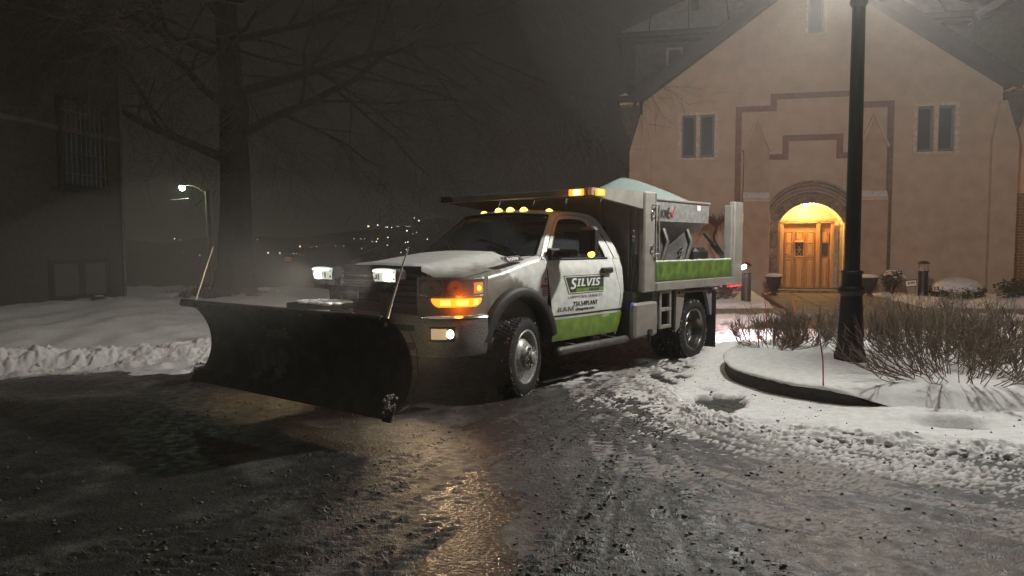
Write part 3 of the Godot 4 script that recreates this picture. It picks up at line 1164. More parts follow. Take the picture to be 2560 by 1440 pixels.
	for ring in 4:
		b = MB.new()
		var r0 = 1.265 + ring * 0.088
		var lim = [1.15, 1.10, 1.04, 0.99][ring]
		var cy = 1.87 + ring * 0.055
		var p = arc(0, cy, r0 - ring * 0.03, -lim, lim, 24)
		var q = arc(0, cy + 0.012, r0 + 0.052 - ring * 0.03, -lim, lim, 24)
		q.reverse()
		b.prism(p + q, -0.1, 0.07 + 0.03 * ring)
		place("arch_moulding", b, [M.stone_b, M.stone][ring % 2], o)
	# porch recess: back wall, ceiling stays under the arch
	b = MB.new()
	b.box(Vector3(0, 1.6, -0.98), Vector3(2.4, 3.4, 0.1))
	b.box(Vector3(-1.05, 1.5, -0.7), Vector3(0.14, 3.2, 0.5)).box(Vector3(1.05, 1.5, -0.7), Vector3(0.14, 3.2, 0.5))
	b.box(Vector3(0, 3.02, -0.7), Vector3(2.2, 0.14, 0.5))
	place("porch_wall", b, M.cream, o)
	b = MB.new()
	b.box(Vector3(0.0, 0.205, -0.42), Vector3(1.88, 0.02, 0.86))
	place("doormat", b, M.plastic, o)
	door(o)
	# lamp in the crown of the arch
	b = MB.new()
	b.lathe([Vector2(0.0, -0.07), Vector2(0.06, -0.05), Vector2(0.085, 0.0), Vector2(0.085, 0.0), Vector2(0.0, 0.0)], 16, Transform3D(Basis(), Vector3(-0.12, 2.82, -0.22)))
	var lm = place("porch_lamp", b, M.warm, o)
	lamp(OmniLight3D.new(), "porch_light", lm, Vector3(-0.12, 2.78, -0.22), Color(1.0, 0.76, 0.38), 6.0, 0.06)
	# nave behind, taller, with its own eaves and hipped roof
	var wing = MB.new()
	wing.box(Vector3(-0.12, 4.3, -9.0), Vector3(10.95, 9.3, 12.0))
	var wg = place("nave", wing, M.darkwall, o)
	b = MB.new()
	var x0 = -6.2
	var x1 = 5.75
	var e = 9.02
	var zf = -2.45
	var zb = -15.6
	var run = 4.6
	var rise = 3.5
	b.face([Vector3(x0, e, zf), Vector3(x1, e, zf), Vector3(x1 - run, e + rise, zf - run), Vector3(x0 + run, e + rise, zf - run)], Vector3(0, 5, -9))
	b.face([Vector3(x0, e, zf), Vector3(x0, e, zb), Vector3(x0 + run, e + rise, zb + run), Vector3(x0 + run, e + rise, zf - run)], Vector3(0, 5, -9))
	b.face([Vector3(x1, e, zf), Vector3(x1, e, zb), Vector3(x1 - run, e + rise, zb + run), Vector3(x1 - run, e + rise, zf - run)], Vector3(0, 5, -9))
	place("roof", b, M.roofmetal, wg)
	b = MB.new()
	b.box(Vector3((x0 + x1) / 2, e - 0.06, zf), Vector3(x1 - x0 + 0.1, 0.20, 0.10))
	b.box(Vector3(x0, e - 0.06, (zf + zb) / 2), Vector3(0.10, 0.198, zf - zb - 0.11))
	b.box(Vector3((x0 + x1) / 2, e - 0.21, (zf + zb) / 2), Vector3(x1 - x0 - 0.2, 0.08, zf - zb - 0.2))
	place("gutter", b, M.slate, wg)
	b = MB.new()
	b.prism([Vector2(-6.15, 8.8), Vector2(-5.6, 8.8), Vector2(-5.6, 6.4), Vector2(-5.78, 6.4)], -3.6, -3.0)
	place("bracket", b, M.slate, wg)
	for k in 8:
		b = MB.new()
		var x = x0 + 1.1 + k * 1.35
		var up = minf(run - 0.4, minf(x - x0, x1 - x))
		b.box(Vector3(x, e + up * rise / run / 2 + 0.02, zf - up / 2), Vector3(0.035, 0.03, Vector2(up, up * rise / run).length()), Basis(Vector3.RIGHT, atan2(rise, run)))
		place("roof_seam", b, M.slate, wg)
	b = MB.new()
	b.box(Vector3(-4.22, 8.21, -2.99), Vector3(0.42, 0.56, 0.03))
	var wn = place("window", b, M.pane, wg)
	b = MB.new()
	for q in [-0.25, 0.25]: b.box(Vector3(-4.22 + q, 8.21, -2.97), Vector3(0.08, 0.72, 0.06))
	b.box(Vector3(-4.22, 8.53, -2.97), Vector3(0.42, 0.08, 0.06))
	place("frame", b, M.stucco, wn)
	b = MB.new()
	b.box(Vector3(-3.55, 11.0, -4.0), Vector3(0.26, 2.4, 0.3), Basis(), 0.02)
	place("chimney", b, M.slate, wg)
	# gabled wing at the right, set back
	b = MB.new()
	b.prism([Vector2(5.4, -0.2), Vector2(12.0, -0.2), Vector2(12.0, 8.75), Vector2(8.7, 10.7), Vector2(5.4, 8.75)], -9.0, -2.6)
	var gw = place("right_wing", b, M.darkwall, o)
	for s in [-1.0, 1.0]:
		b = MB.new()
		b.prism([Vector2(8.7 + 3.55 * s, 8.72), Vector2(8.7, 10.82), Vector2(8.7, 11.1), Vector2(8.7 + 3.65 * s, 8.92)], -9.2, -2.2)
		place("roof", b, M.roofmetal, gw)
	# lantern on the right wing, past the edge of the picture: it warms the wall's right half
	var wl = MB.new()
	wl.box(Vector3(8.4, 2.72, 0.0), Vector3(0.22, 0.05, 0.74))
	place("wall_lantern", wl, M.iron, o)
	wl = MB.new()
	wl.box(Vector3(8.4, 2.56, 0.25), Vector3(0.15, 0.24, 0.15))
	var wlp = place("lantern_lamp", wl, glow(1.0, 0.7, 0.35, 5.0), o)
	lamp(OmniLight3D.new(), "lantern_light", wlp, Vector3(8.4, 2.56, 0.25), Color(1.0, 0.62, 0.28), 3.0, 0.08)
	# right-hand wing: brick, set back, with icicles along its eaves
	b = MB.new()
	b.box(Vector3(8.3, 3.1, -1.6), Vector3(5.4, 6.8, 2.2))
	var rw = place("brick_wing", b, M.stucco, o)
	var bricks = MB.new()
	var rb = RandomNumberGenerator.new()
	rb.seed = 77
	for r in 34:
		for k in 14:
			var x = 5.74 + k * 0.225 + (0.11 if r % 2 else 0.0)
			bricks.box(Vector3(x, 0.25 + r * 0.085, -0.49), Vector3(0.213, 0.074, 0.03 + rb.randf() * 0.006))
	var bo = place("brickwork", bricks, grain(mat(0.34, 0.25, 0.15, 0.9), 2.0, M.tone2, M.fine, 0.4), rw)
	bo.set_meta("kind", "stuff")
	b = MB.new()
	b.box(Vector3(8.3, 6.46, -1.1), Vector3(5.9, 0.16, 2.0))
	place("gutter", b, M.slate, rw)
	b = MB.new()
	for k in 46:
		var x = 5.55 + k * 0.062 + rb.randf() * 0.04
		var l = 0.12 + 0.75 * pow(rb.randf(), 1.6)
		b.tube([Vector3(x, 6.4, -0.14), Vector3(x, 6.4 - l * 0.5, -0.14), Vector3(x + 0.005, 6.4 - l, -0.14)], [0.022, 0.013, 0.002], 5)
	var ice = mat(0.62, 0.64, 0.66, 0.2)
	ice.clearcoat_enabled = true
	var io = place("icicles", b, ice, rw)
	io.set_meta("kind", "stuff")

func window(o: Node, u: float, y: float, w: float, h: float) -> void:
	var b = MB.new()
	b.box(Vector3(u - w / 2 + 0.03, y, -0.12), Vector3(0.06, h, 0.05)).box(Vector3(u + w / 2 - 0.03, y, -0.12), Vector3(0.06, h, 0.05))
	b.box(Vector3(u, y + h / 2 - 0.03, -0.12), Vector3(w - 0.12, 0.06, 0.05)).box(Vector3(u, y - h / 2 + 0.045, -0.12), Vector3(w - 0.12, 0.09, 0.05))
	var f = place("window", b, M.sash, o)
	b = MB.new()
	b.box(Vector3(u, y + 0.015, -0.135), Vector3(w - 0.12, h - 0.15, 0.012))
	place("pane", b, M.pane, f)

func door(o: Node) -> void:
	var z = -0.62
	var b = MB.new()
	# frame posts and head
	b.box(Vector3(-0.78, 1.24, z), Vector3(0.12, 2.06, 0.16), Basis(), 0.01).box(Vector3(0.32, 1.24, z), Vector3(0.12, 2.06, 0.16), Basis(), 0.01)
	b.box(Vector3(0.74, 1.24, z), Vector3(0.10, 2.06, 0.16), Basis(), 0.01).box(Vector3(-0.06, 2.335, z + 0.02), Vector3(1.72, 0.11, 0.2), Basis(), 0.02)
	var fr = place("door_frame", b, M.wood, o)
	b = MB.new()
	b.box(Vector3(-0.89, 1.24, z + 0.16), Vector3(0.09, 2.06, 0.36))
	place("side_lining", b, M.wood_d, fr)
	var leaf = MB.new()
	leaf.box(Vector3(-0.23, 1.235, z - 0.03), Vector3(0.97, 2.05, 0.05))
	var dr = place("door", leaf, M.wood_d, o)
	raised(dr, -0.55, 1.78, 0.24, 0.42, z); raised(dr, -0.23, 1.84, 0.24, 0.30, z); raised(dr, 0.09, 1.78, 0.24, 0.42, z)
	raised(dr, -0.55, 1.42, 0.24, 0.44, z); raised(dr, 0.09, 1.42, 0.24, 0.44, z)
	for x in [-0.55, -0.23, 0.09]: raised(dr, x, 0.68, 0.24, 0.94, z)
	# little leaded window with its shelf
	b = MB.new()
	b.box(Vector3(-0.23, 1.42, z), Vector3(0.22, 0.42, 0.02))
	place("window", b, M.pane, dr)
	b = MB.new()
	for k in 3:
		var y = 1.27 + 0.15 * k
		var c = Vector3(-0.23, y, z + 0.018)
		var pts = [c + Vector3(0, 0.075, 0), c + Vector3(0.06, 0, 0), c + Vector3(0, -0.075, 0), c + Vector3(-0.06, 0, 0), c + Vector3(0, 0.075, 0)]
		for i in 4: b.cyl(pts[i], pts[i + 1], 0.008, 0.008, 5)
	b.cyl(Vector3(-0.23, 1.40, z + 0.018), Vector3(-0.23, 1.44, z + 0.03), 0.03, 0.02, 8)
	place("leading", b, M.alu, dr)
	b = MB.new()
	for q in [-0.135, 0.135]: b.box(Vector3(-0.23 + q, 1.42, z + 0.005), Vector3(0.03, 0.46, 0.04), Basis(), 0.006)
	b.box(Vector3(-0.23, 1.2, z + 0.005), Vector3(0.30, 0.03, 0.05), Basis(), 0.006)
	b.box(Vector3(-0.23, 1.665, z + 0.03), Vector3(0.32, 0.05, 0.09), Basis(), 0.01)
	place("window_frame", b, M.wood, dr)
	b = MB.new()
	b.box(Vector3(-0.63, 1.06, z + 0.005), Vector3(0.05, 0.16, 0.02), Basis(), 0.005)
	b.cyl(Vector3(-0.63, 1.08, z), Vector3(-0.63, 1.08, z + 0.07), 0.016, 0.016, 8)
	b.cyl(Vector3(-0.63, 1.08, z + 0.06), Vector3(-0.51, 1.075, z + 0.06), 0.014, 0.01, 8)
	place("handle", b, M.brass, dr)
	b = MB.new()
	b.cyl(Vector3(-0.63, 1.27, z - 0.01), Vector3(-0.63, 1.27, z + 0.03), 0.03, 0.028, 12)
	place("lock", b, M.brass, dr)
	# sidelight
	b = MB.new()
	b.box(Vector3(0.535, 1.235, z - 0.03), Vector3(0.31, 2.05, 0.05))
	var sl = place("sidelight", b, M.wood_d, o)
	raised(sl, 0.535, 1.80, 0.20, 0.34, z)
	raised(sl, 0.535, 0.68, 0.20, 0.94, z)
	b = MB.new()
	b.box(Vector3(0.535, 1.42, z), Vector3(0.17, 0.38, 0.02))
	place("window", b, M.pane, sl)

func raised(o: Node, x: float, y: float, w: float, h: float, z: float) -> void:
	# a moulded frame and a bevelled field
	var b = MB.new()
	b.box(Vector3(x, y, z), Vector3(w - 0.07, h - 0.07, 0.05), Basis(), 0.024)
	for s in [-1.0, 1.0]:
		b.box(Vector3(x + s * (w / 2 - 0.012), y, z), Vector3(0.024, h, 0.06), Basis(), 0.01)
		b.box(Vector3(x, y + s * (h / 2 - 0.012), z), Vector3(w - 0.05, 0.024, 0.06), Basis(), 0.01)
	place("panel", b, M.wood, o)

# ---------------------------------------------------------------- unlit brick house at the left
func dark_building() -> void:
	# its long side runs back from the camera; local x goes back along it, z out of it
	var a = Vector3(-11.07, 0, -16.0)
	var dir = Vector3(0.57, 0, -4.0).normalized()
	var o = thing("brick_house", "unlit dark brick house at the left behind the snowy lawn", "house", a, atan2(4.0, 0.57))
	var b = MB.new()
	b.box(Vector3(-3.0, 5.5, -4.0), Vector3(14.08, 12.0, 8.0))
	var w = place("wall", b, grain(mat(0.05, 0.038, 0.03, 0.9), 0.9, M.tone, M.coarse, 0.5), o)
	# courses of brick near the ground
	var rng = RandomNumberGenerator.new()
	rng.seed = 12
	for y in [0.14, 4.35]:
		b = MB.new()
		b.box(Vector3(1.2, y, 0.02), Vector3(5.6, 0.12, 0.09), Basis(), 0.01)
		place("stone_course", b, M.darkwall, w)
	house_window(o, 2.42, 0.72, 1.95, 0.80, 2, false)
	house_window(o, 2.6, 4.05, 1.5, 2.0, 2, true)
	b = MB.new()
	b.cyl(Vector3(4.0, 0.2, 0.06), Vector3(4.0, 9.0, 0.06), 0.045, 0.045, 8)
	place("downpipe", b, M.darkwall, o)

func house_window(o: Node, x: float, y: float, w: float, h: float, n: int, bars: bool) -> void:
	var b = MB.new()
	for s in [-1.0, 1.0]:
		b.box(Vector3(x + s * (w / 2 + 0.05), y, 0.03), Vector3(0.10, h + 0.2, 0.10))
		b.box(Vector3(x, y + s * (h / 2 + 0.05), 0.03), Vector3(w, 0.10, 0.10))
	for k in n - 1: b.box(Vector3(x - w / 2 + w * (k + 1) / n, y, 0.03), Vector3(0.18, h, 0.08))
	b.box(Vector3(x, y - h / 2 - 0.14, 0.06), Vector3(w + 0.3, 0.08, 0.18), Basis(), 0.01)
	var f = place("window", b, M.black, o)
	for k in n:
		b = MB.new()
		b.box(Vector3(x - w / 2 + w * (k + 0.5) / n, y, 0.012), Vector3(w / n - 0.2, h - 0.02, 0.02))
		place("pane", b, mat(0.07, 0.066, 0.06, 0.5) if not bars else M.pane, f)
	if bars:
		for k in 9:
			b = MB.new()
			var q = x - w / 2 + w * (k + 0.5) / 9
			b.cyl(Vector3(q, y - h / 2, 0.12), Vector3(q, y + h / 2, 0.12), 0.012, 0.012, 5)
			place("bar", b, M.steel_d, f)
		b = MB.new()
		for k in 4: b.box(Vector3(x, y - h / 2 + h * (k + 0.5) / 4, 0.12), Vector3(w, 0.03, 0.02))
		place("rail", b, M.steel_d, f)

# ---------------------------------------------------------------- valley and hillside
func far_hills() -> void:
	var b = MB.new()
	var rows = []
	for r in 14:
		var row = []
		for k in 41:
			var x = -190.0 + k * 8.0
			var t = r / 13.0
			var z = -110.0 - 120.0 * t
			var ridge = 3.0 + 5.5 * sstep(-70.0, -25.0, x) + 2.2 * noise.get_noise_2d(x * 0.03, 3.0) + 0.7 * noise2.get_noise_2d(x * 0.12, 8.0)
			row.append(Vector3(x, lerpf(-9.5, ridge, pow(t, 0.8)), z))
		rows.append(row)
	b.grid(rows)
	structure(place("hillside", b, grain(mat(0.022, 0.022, 0.02, 1.0), 0.06, M.tone2)))
	# lights of the town across the valley
	var warm = glow(1.0, 0.72, 0.36, 3.0)
	var white = glow(0.95, 1.0, 0.95, 3.0)
	var green = glow(0.6, 1.0, 0.7, 3.0)
	var dim = glow(0.9, 0.95, 0.9, 1.2)
	var spots = [[922, 566, 1, 1.7], [945, 563, 0, 1.2], [966, 568, 0, .8], [970, 568, 0, 1.0], [980, 569, 0, .8], [993, 566, 3, .7], [996, 566, 3, .7], [999, 566, 3, .7], [1016, 566, 3, .7], [1021, 566, 3, .7], [1026, 566, 3, .7],
		[1037, 545, 1, .8], [1048, 552, 0, 1.3], [1018, 577, 0, 1.2], [970, 593, 0, 1.3], [945, 597, 1, 1.0], [886, 597, 3, .8], [902, 597, 3, .7], [905, 598, 3, .7], [912, 597, 3, .7], [931, 604, 3, .8], [942, 604, 0, .9], [937, 604, 3, .5],
		[1014, 606, 0, .9], [1020, 605, 0, 1.0], [969, 613, 0, .9], [1017, 624, 2, 1.1], [1003, 631, 0, .8], [1069, 598, 0, .9], [1042, 581, 3, .8], [1033, 585, 3, .7], [840, 615, 3, .7], [860, 615, 3, .8], [792, 616, 3, .8], [778, 619, 3, .6],
		[905, 621, 3, .8], [645, 599, 3, .9], [751, 616, 1, 1.3], [671, 632, 0, 1.1], [700, 633, 0, 1.0], [734, 634, 1, .7], [741, 634, 3, .7], [750, 637, 3, .6], [758, 638, 3, .6], [438, 597, 0, .9], [451, 600, 3, .7], [500, 638, 3, .9], [456, 628, 3, .5], [460, 632, 3, .5], [471, 645, 3, .5]]
	var D = 150.0
	for s in spots:
		var q = MB.new()
		var rr = 0.115 * s[3]
		q.lathe([Vector2(0, -rr), Vector2(rr * 0.7, -rr * 0.7), Vector2(rr, 0), Vector2(rr * 0.7, rr * 0.7), Vector2(0, rr)], 8)
		var o = place("town_light", q, [white, warm, green, dim][s[2]])
		var at = Vector3((s[0] - 1280.0) / 1850.0 * D, 1.565 - (s[1] - 612.6) / 1850.0 * D, -D)
		o.position = at
		tag(o, ["small white lamp among the town lights on the dark hillside across the valley", "warm orange lamp among the town lights on the dark hillside", "green signal lamp just above the truck's bonnet on the far hillside", "faint pale lamp among the town lights on the dark hillside"][s[2]], "light", ["bright white town lights", "warm town lights", "", "faint town lights"][s[2]])
	# a low lit shed beside the far road
	var sh = thing("far_shed", "low orange-lit shed among the town lights left of the plough lights", "shed", Vector3(-45.6, -1.3, -151.5))
	var q = MB.new()
	q.box(Vector3(0, 0, 0), Vector3(1.5, 1.0, 1.0))
	place("wall", q, M.stucco, sh)
	for k in 3:
		q = MB.new()
		q.box(Vector3(-0.48 + 0.48 * k, 0.02, 0.51), Vector3(0.36, 0.6, 0.02))
		place("added_glow_pane", q, glow(0.55, 0.17, 0.06, 0.3), sh)  # glowing panes added in place of lamplight falling on the shed wall
	q = MB.new()
	q.prism([Vector2(-0.9, 0.51), Vector2(0.9, 0.51), Vector2(0, 0.85)], -0.6, 0.6)
	place("roof", q, M.slate, sh)

# ---------------------------------------------------------------- plough truck
# own axes: x rearwards from the front axle, y up, z to the truck's left
const TURN := 0.8685
const TRUCK := Vector3(-0.743, 0, -8.2)

func cabw(h: float) -> float:
	if h < 0.6: return lerpf(0.955, 0.992, clampf((h - 0.42) / 0.18, 0, 1))
	if h < 1.28: return 0.992 + 0.012 * sin((h - 0.6) / 0.68 * PI)
	if h < 1.42: return lerpf(0.992, 0.955, sstep(1.28, 1.42, h))
	return lerpf(0.955, 0.70, (h - 1.42) / 0.50)

func paint_at(p: Vector3) -> Color:
	# white paint with road film low down
	var n = noise2.get_noise_3d(p.x * 3.0, p.y * 1.2, p.z * 3.0)
	var st = noise2.get_noise_2d(p.x * 16.0 + p.z * 9.0, p.y * 1.3)
	var k = sstep(0.95, 0.35, p.y + n * 0.15)
	if p.x < 0.6:
		# fender: film everywhere below a melting fringe of clean streaks
		var line = 1.335 - 0.42 * sstep(-0.25, 0.60, p.x) + st * 0.10
		k = maxf(k, sstep(0.035, -0.035, p.y - line) * 0.95)
		if p.x < -0.45: k = maxf(k * sstep(1.40, 1.24, p.y), 0.9 * sstep(1.28, 1.18, p.y))
	var c = Color(0.72, 0.725, 0.69).lerp(Color(0.235, 0.21, 0.165), clampf(k, 0, 1))
	return c * (0.96 + 0.08 * st)

func paint(b: MB) -> MB:
	for k in b.v.size(): b.c[k] = paint_at(b.v[k])
	return b

const PLAN := [Vector2(-0.975, 0.0), Vector2(-0.97, 0.35), Vector2(-0.945, 0.60), Vector2(-0.885, 0.78), Vector2(-0.77, 0.91), Vector2(-0.62, 0.975), Vector2(-0.46, 1.0), Vector2(-0.30, 1.0)]

# the curve of the nose in plan; t counts PLAN's points, side is +1 or -1
func nose(t: float, off: float, y: float, side: float) -> Vector3:
	var k = clampi(int(t), 0, PLAN.size() - 2)
	var f = t - k
	var p0 = PLAN[maxi(k - 1, 0)]
	var p3 = PLAN[mini(k + 2, PLAN.size() - 1)]
	var p: Vector2 = PLAN[k].cubic_interpolate(PLAN[k + 1], p0, p3, f)
	var d: Vector2 = (PLAN[k].cubic_interpolate(PLAN[k + 1], p0, p3, minf(f + 0.05, 1.0)) - PLAN[k].cubic_interpolate(PLAN[k + 1], p0, p3, maxf(f - 0.05, 0.0))).normalized()
	var o = Vector2(-d.y, d.x)
	if k == 0 and f < 0.02: o = Vector2(-1, 0)
	p += o * off
	return Vector3(p.x, y, p.y * side)

func nose_band(b: MB, t0: float, t1: float, heights: Array, offs: Array, side: float, n := 24) -> MB:
	var rows = []
	for k in heights.size():
		var row = []
		for j in n + 1: row.append(nose(lerpf(t0, t1, float(j) / n), offs[k], heights[k], side))
		rows.append(row)
	return b.grid(rows, side < 0)

func hood_h(s: float, w: float) -> float:
	w = absf(w)
	var c = 1.385 + 0.12 * sstep(-1.0, 0.35, s) - 0.02 * (w / 0.5) * (w / 0.5)
	var e = lerpf(1.265, 1.455, clampf((s + 0.72) / 1.2, 0, 1))
	var v = lerpf(c, e, sstep(0.44, 0.70, w))
	return v - 0.03 * sstep(0.80, 0.90, w) * sstep(0.3, -0.2, s)

func arch_h(s: float, grow := 0.0) -> float:
	var x = (s - 0.07) / (0.58 + grow)
	return 0.42 + (0.685 + grow) * sqrt(maxf(0.0, 1.0 - x * x)) if absf(x) < 1.0 else -1.0

func truck() -> void:
	var o = thing("plow_truck", "white dump truck with green stripe, raised black snow plough and amber lights", "truck", TRUCK, TURN)
	front_end(o)
	cab(o)
	undercarriage(o)
	dump_body(o)
	plough(o)

func front_end(o: Node) -> void:
	# hood
	var rows = []
	for i in 25:
		var row = []
		for j in 41:
			var w = lerpf(-0.885, 0.885, j / 40.0)
			var aw = absf(w)
			var s0 = -0.91 + 0.10 * sstep(0.46, 0.60, aw) + 0.14 * sstep(0.55, 0.88, aw)
			var s1 = 0.22 + 0.28 * sstep(0.0, 0.88, aw)
			var s = lerpf(s0, s1, i / 24.0)
			var y = hood_h(s, w)
			if i == 0: y -= 0.025
			row.append(Vector3(s, y, w))
		rows.append(row)
	var b = MB.new().grid(rows)
	var hood = place("hood", paint(b), M.paint, o, true)
	# gap and nose panel under the hood's lip
	b = MB.new()
	rows = []
	for r in [[0.01, -0.03], [0.0, -0.045], [-0.005, -0.07], [-0.02, -0.11], [-0.02, -0.16]]:
		var row = []
		for j in 41:
			var w = lerpf(-0.93, 0.93, j / 40.0)
			var aw = absf(w)
			var s0 = -0.91 + 0.10 * sstep(0.46, 0.60, aw) + 0.14 * sstep(0.55, 0.88, aw)
			row.append(Vector3(s0 + r[0], hood_h(s0, w) + r[1], w))
		rows.append(row)
	b.grid(rows)
	place("nose_panel", paint(b), M.paint, o, true)
	b = MB.new()
	rows = []
	for r in [[0.03, 0.0], [0.012, -0.028]]:
		var row = []
		for j in 41:
			var w = lerpf(-0.90, 0.90, j / 40.0)
			var aw = absf(w)
			var s0 = -0.918 + 0.10 * sstep(0.46, 0.60, aw) + 0.14 * sstep(0.55, 0.88, aw)
			row.append(Vector3(s0 + r[0] - 0.012, hood_h(s0, w) - 0.026 + r[1], w))
		rows.append(row)
	b.grid(rows)
	place("hood_gap", b, M.black, hood)
	for side in [1.0, -1.0]:
		# fender
		b = MB.new()
		rows = []
		for i in 20:
			var row = []
			for j in 61:
				var s = lerpf(-0.62, 0.555, j / 60.0)
				var top = hood_h(s, 0.885) - 0.004
				var bot = maxf(arch_h(s), lerpf(0.87, 0.62, sstep(-0.5, 0.7, s)) if s > -0.42 else 0.87)
				var t = i / 19.0
				var y: float
				var w: float
				if t < 0.25:
					var q = t / 0.25
					w = lerpf(0.888, 0.985, sin(q * PI / 2))
					y = top - 0.075 * (1.0 - cos(q * PI / 2))
				else:
					var q = (t - 0.25) / 0.75
					y = lerpf(top - 0.075, bot, q)
					w = 0.985 + 0.02 * sin(q * PI) + 0.012 * q
				if s < -0.40: w = minf(w, 0.985 - (-0.40 - s) * 0.22 + 0.02)
				row.append(Vector3(s, y, w * side))
			rows.append(row)
		b.grid(rows, side < 0)
		place("fender", paint(b), M.paint, o, true)
		# black flare round the arch
		b = MB.new()
		rows = []
		for r in [[0.095, 0.008], [0.085, 0.055], [0.05, 0.075], [0.0, 0.078], [-0.03, 0.06], [-0.045, 0.0], [-0.05, -0.12], [-0.05, -0.5]]:
			var row = []
			for j in 33:
				var t = lerpf(-1.27, 1.30, j / 32.0)
				row.append(Vector3(0.07 + (0.545 + r[0]) * sin(t), 0.42 + (0.63 + r[0]) * cos(t), (1.0 + r[1]) * side))
			rows.append(row)
		b.grid(rows, side > 0)
		place("fender_flare", b, M.plastic, o)
		# fascia below the lamps
		b = MB.new()
		nose_band(b, 1.9, 6.35, [1.26, 1.2, 1.05, 0.95, 0.88], [0.0, 0.002, 0.004, 0.0, -0.01], side)
		place("fascia", paint(b), M.paint, o, true)
		headlight(o, side)
	# grille
	b = MB.new()
	nose_band(b, 0.0, 2.05, [1.36, 1.20, 0.95, 0.89], [-0.03, -0.03, -0.03, -0.05], 1.0)
	nose_band(b, 0.0, 2.05, [1.36, 1.20, 0.95, 0.89], [-0.03, -0.03, -0.03, -0.05], -1.0)
	var gr = place("grille", b, M.black, o)
	for k in 6:
		b = MB.new()
		for side in [1.0, -1.0]: nose_band(b, 0.0, 1.98, [0.955 + k * 0.058, 0.972 + k * 0.058, 0.985 + k * 0.058, 0.99 + k * 0.058], [-0.025, 0.0, -0.002, -0.025], side, 10)
		place("bar", b, M.steel_d, gr)
	# bumper
	b = MB.new()
	for side in [1.0, -1.0]:
		nose_band(b, 0.0, 5.95, [0.885, 0.895, 0.89, 0.86, 0.80, 0.66, 0.53, 0.50, 0.49], [-0.02, 0.03, 0.055, 0.068, 0.072, 0.072, 0.055, 0.035, -0.02], side, 40)
	var bp = place("bumper", b, M.bumper, o)
	b = MB.new()
	for side in [1.0, -1.0]: nose_band(b, 2.2, 5.95, [0.897, 0.895, 0.868], [0.03, 0.06, 0.074], side, 30)
	place("bright_edge", b, M.chrome, bp)
	b = MB.new()
	nose_band(b, 0.0, 2.0, [0.80, 0.56], [0.074, 0.066], 1.0, 12); nose_band(b, 0.0, 2.0, [0.80, 0.56], [0.074, 0.066], -1.0, 12)
	place("lower_intake", b, M.black, bp)
	for side in [1.0, -1.0]:
		b = MB.new()
		nose_band(b, 2.78, 3.96, [0.80, 0.785, 0.66, 0.645], [0.070, 0.0755, 0.0745, 0.068], side, 12)
		var f = place("fog_light", b, M.black, bp)
		b = MB.new()
		nose_band(b, 2.85, 3.58, [0.775, 0.772, 0.675, 0.672], [0.0745, 0.079, 0.079, 0.0745], side, 10)
		place("fog_reflector", b, M.warm_soft, bp)
		b = MB.new()
		b.blob(nose(3.72, 0.072, 0.724, side), Vector3(0.03, 0.043, 0.043), RandomNumberGenerator.new(), 0.0, 9)
		place("fog_lens", b, glow(1.0, 0.86, 0.6, 9.0), bp)
		var l = lamp(SpotLight3D.new(), "fog_beam", f, nose(3.45, 0.11, 0.72, side), Color(1.0, 0.87, 0.68), 1.7, 0.045)
		l.spot_angle = 62.0
		l.spot_angle_attenuation = 1.0
		l.rotation = Vector3(deg_to_rad(-7.0), PI / 2 + side * 0.12, 0)
	# emblem on the hood's side
	for side in [1.0]:
		var at = func(p: Vector3): return Vector3(0.03 + p.x, 1.424 + p.y * 0.9 + p.x * 0.06, 0.936 + p.z - p.y * 0.75)
		b = MB.new()
		b.prism([Vector2(-0.15, 0.028), Vector2(0.13, 0.03), Vector2(0.165, 0.0), Vector2(0.16, -0.032), Vector2(-0.10, -0.034), Vector2(-0.145, 0.0)], 0.0, 0.012)
		for k in b.v.size(): b.v[k] = at.call(b.v[k])
		place("emblem", b, M.alu, hood)
		b = MB.new()
		b.prism([Vector2(-0.11, 0.018), Vector2(0.105, 0.02), Vector2(0.125, -0.004), Vector2(0.12, -0.022), Vector2(-0.085, -0.023), Vector2(-0.115, 0.0)], 0.012, 0.015)
		for k in b.v.size(): b.v[k] = at.call(b.v[k])
		place("emblem_plate", b, M.ink, hood)
		place("lettering", letters("5500", 0.030, true, func(p): return at.call(p + Vector3(0.005, -0.001, 0.015)), 0.0, 1.9), M.white, hood)

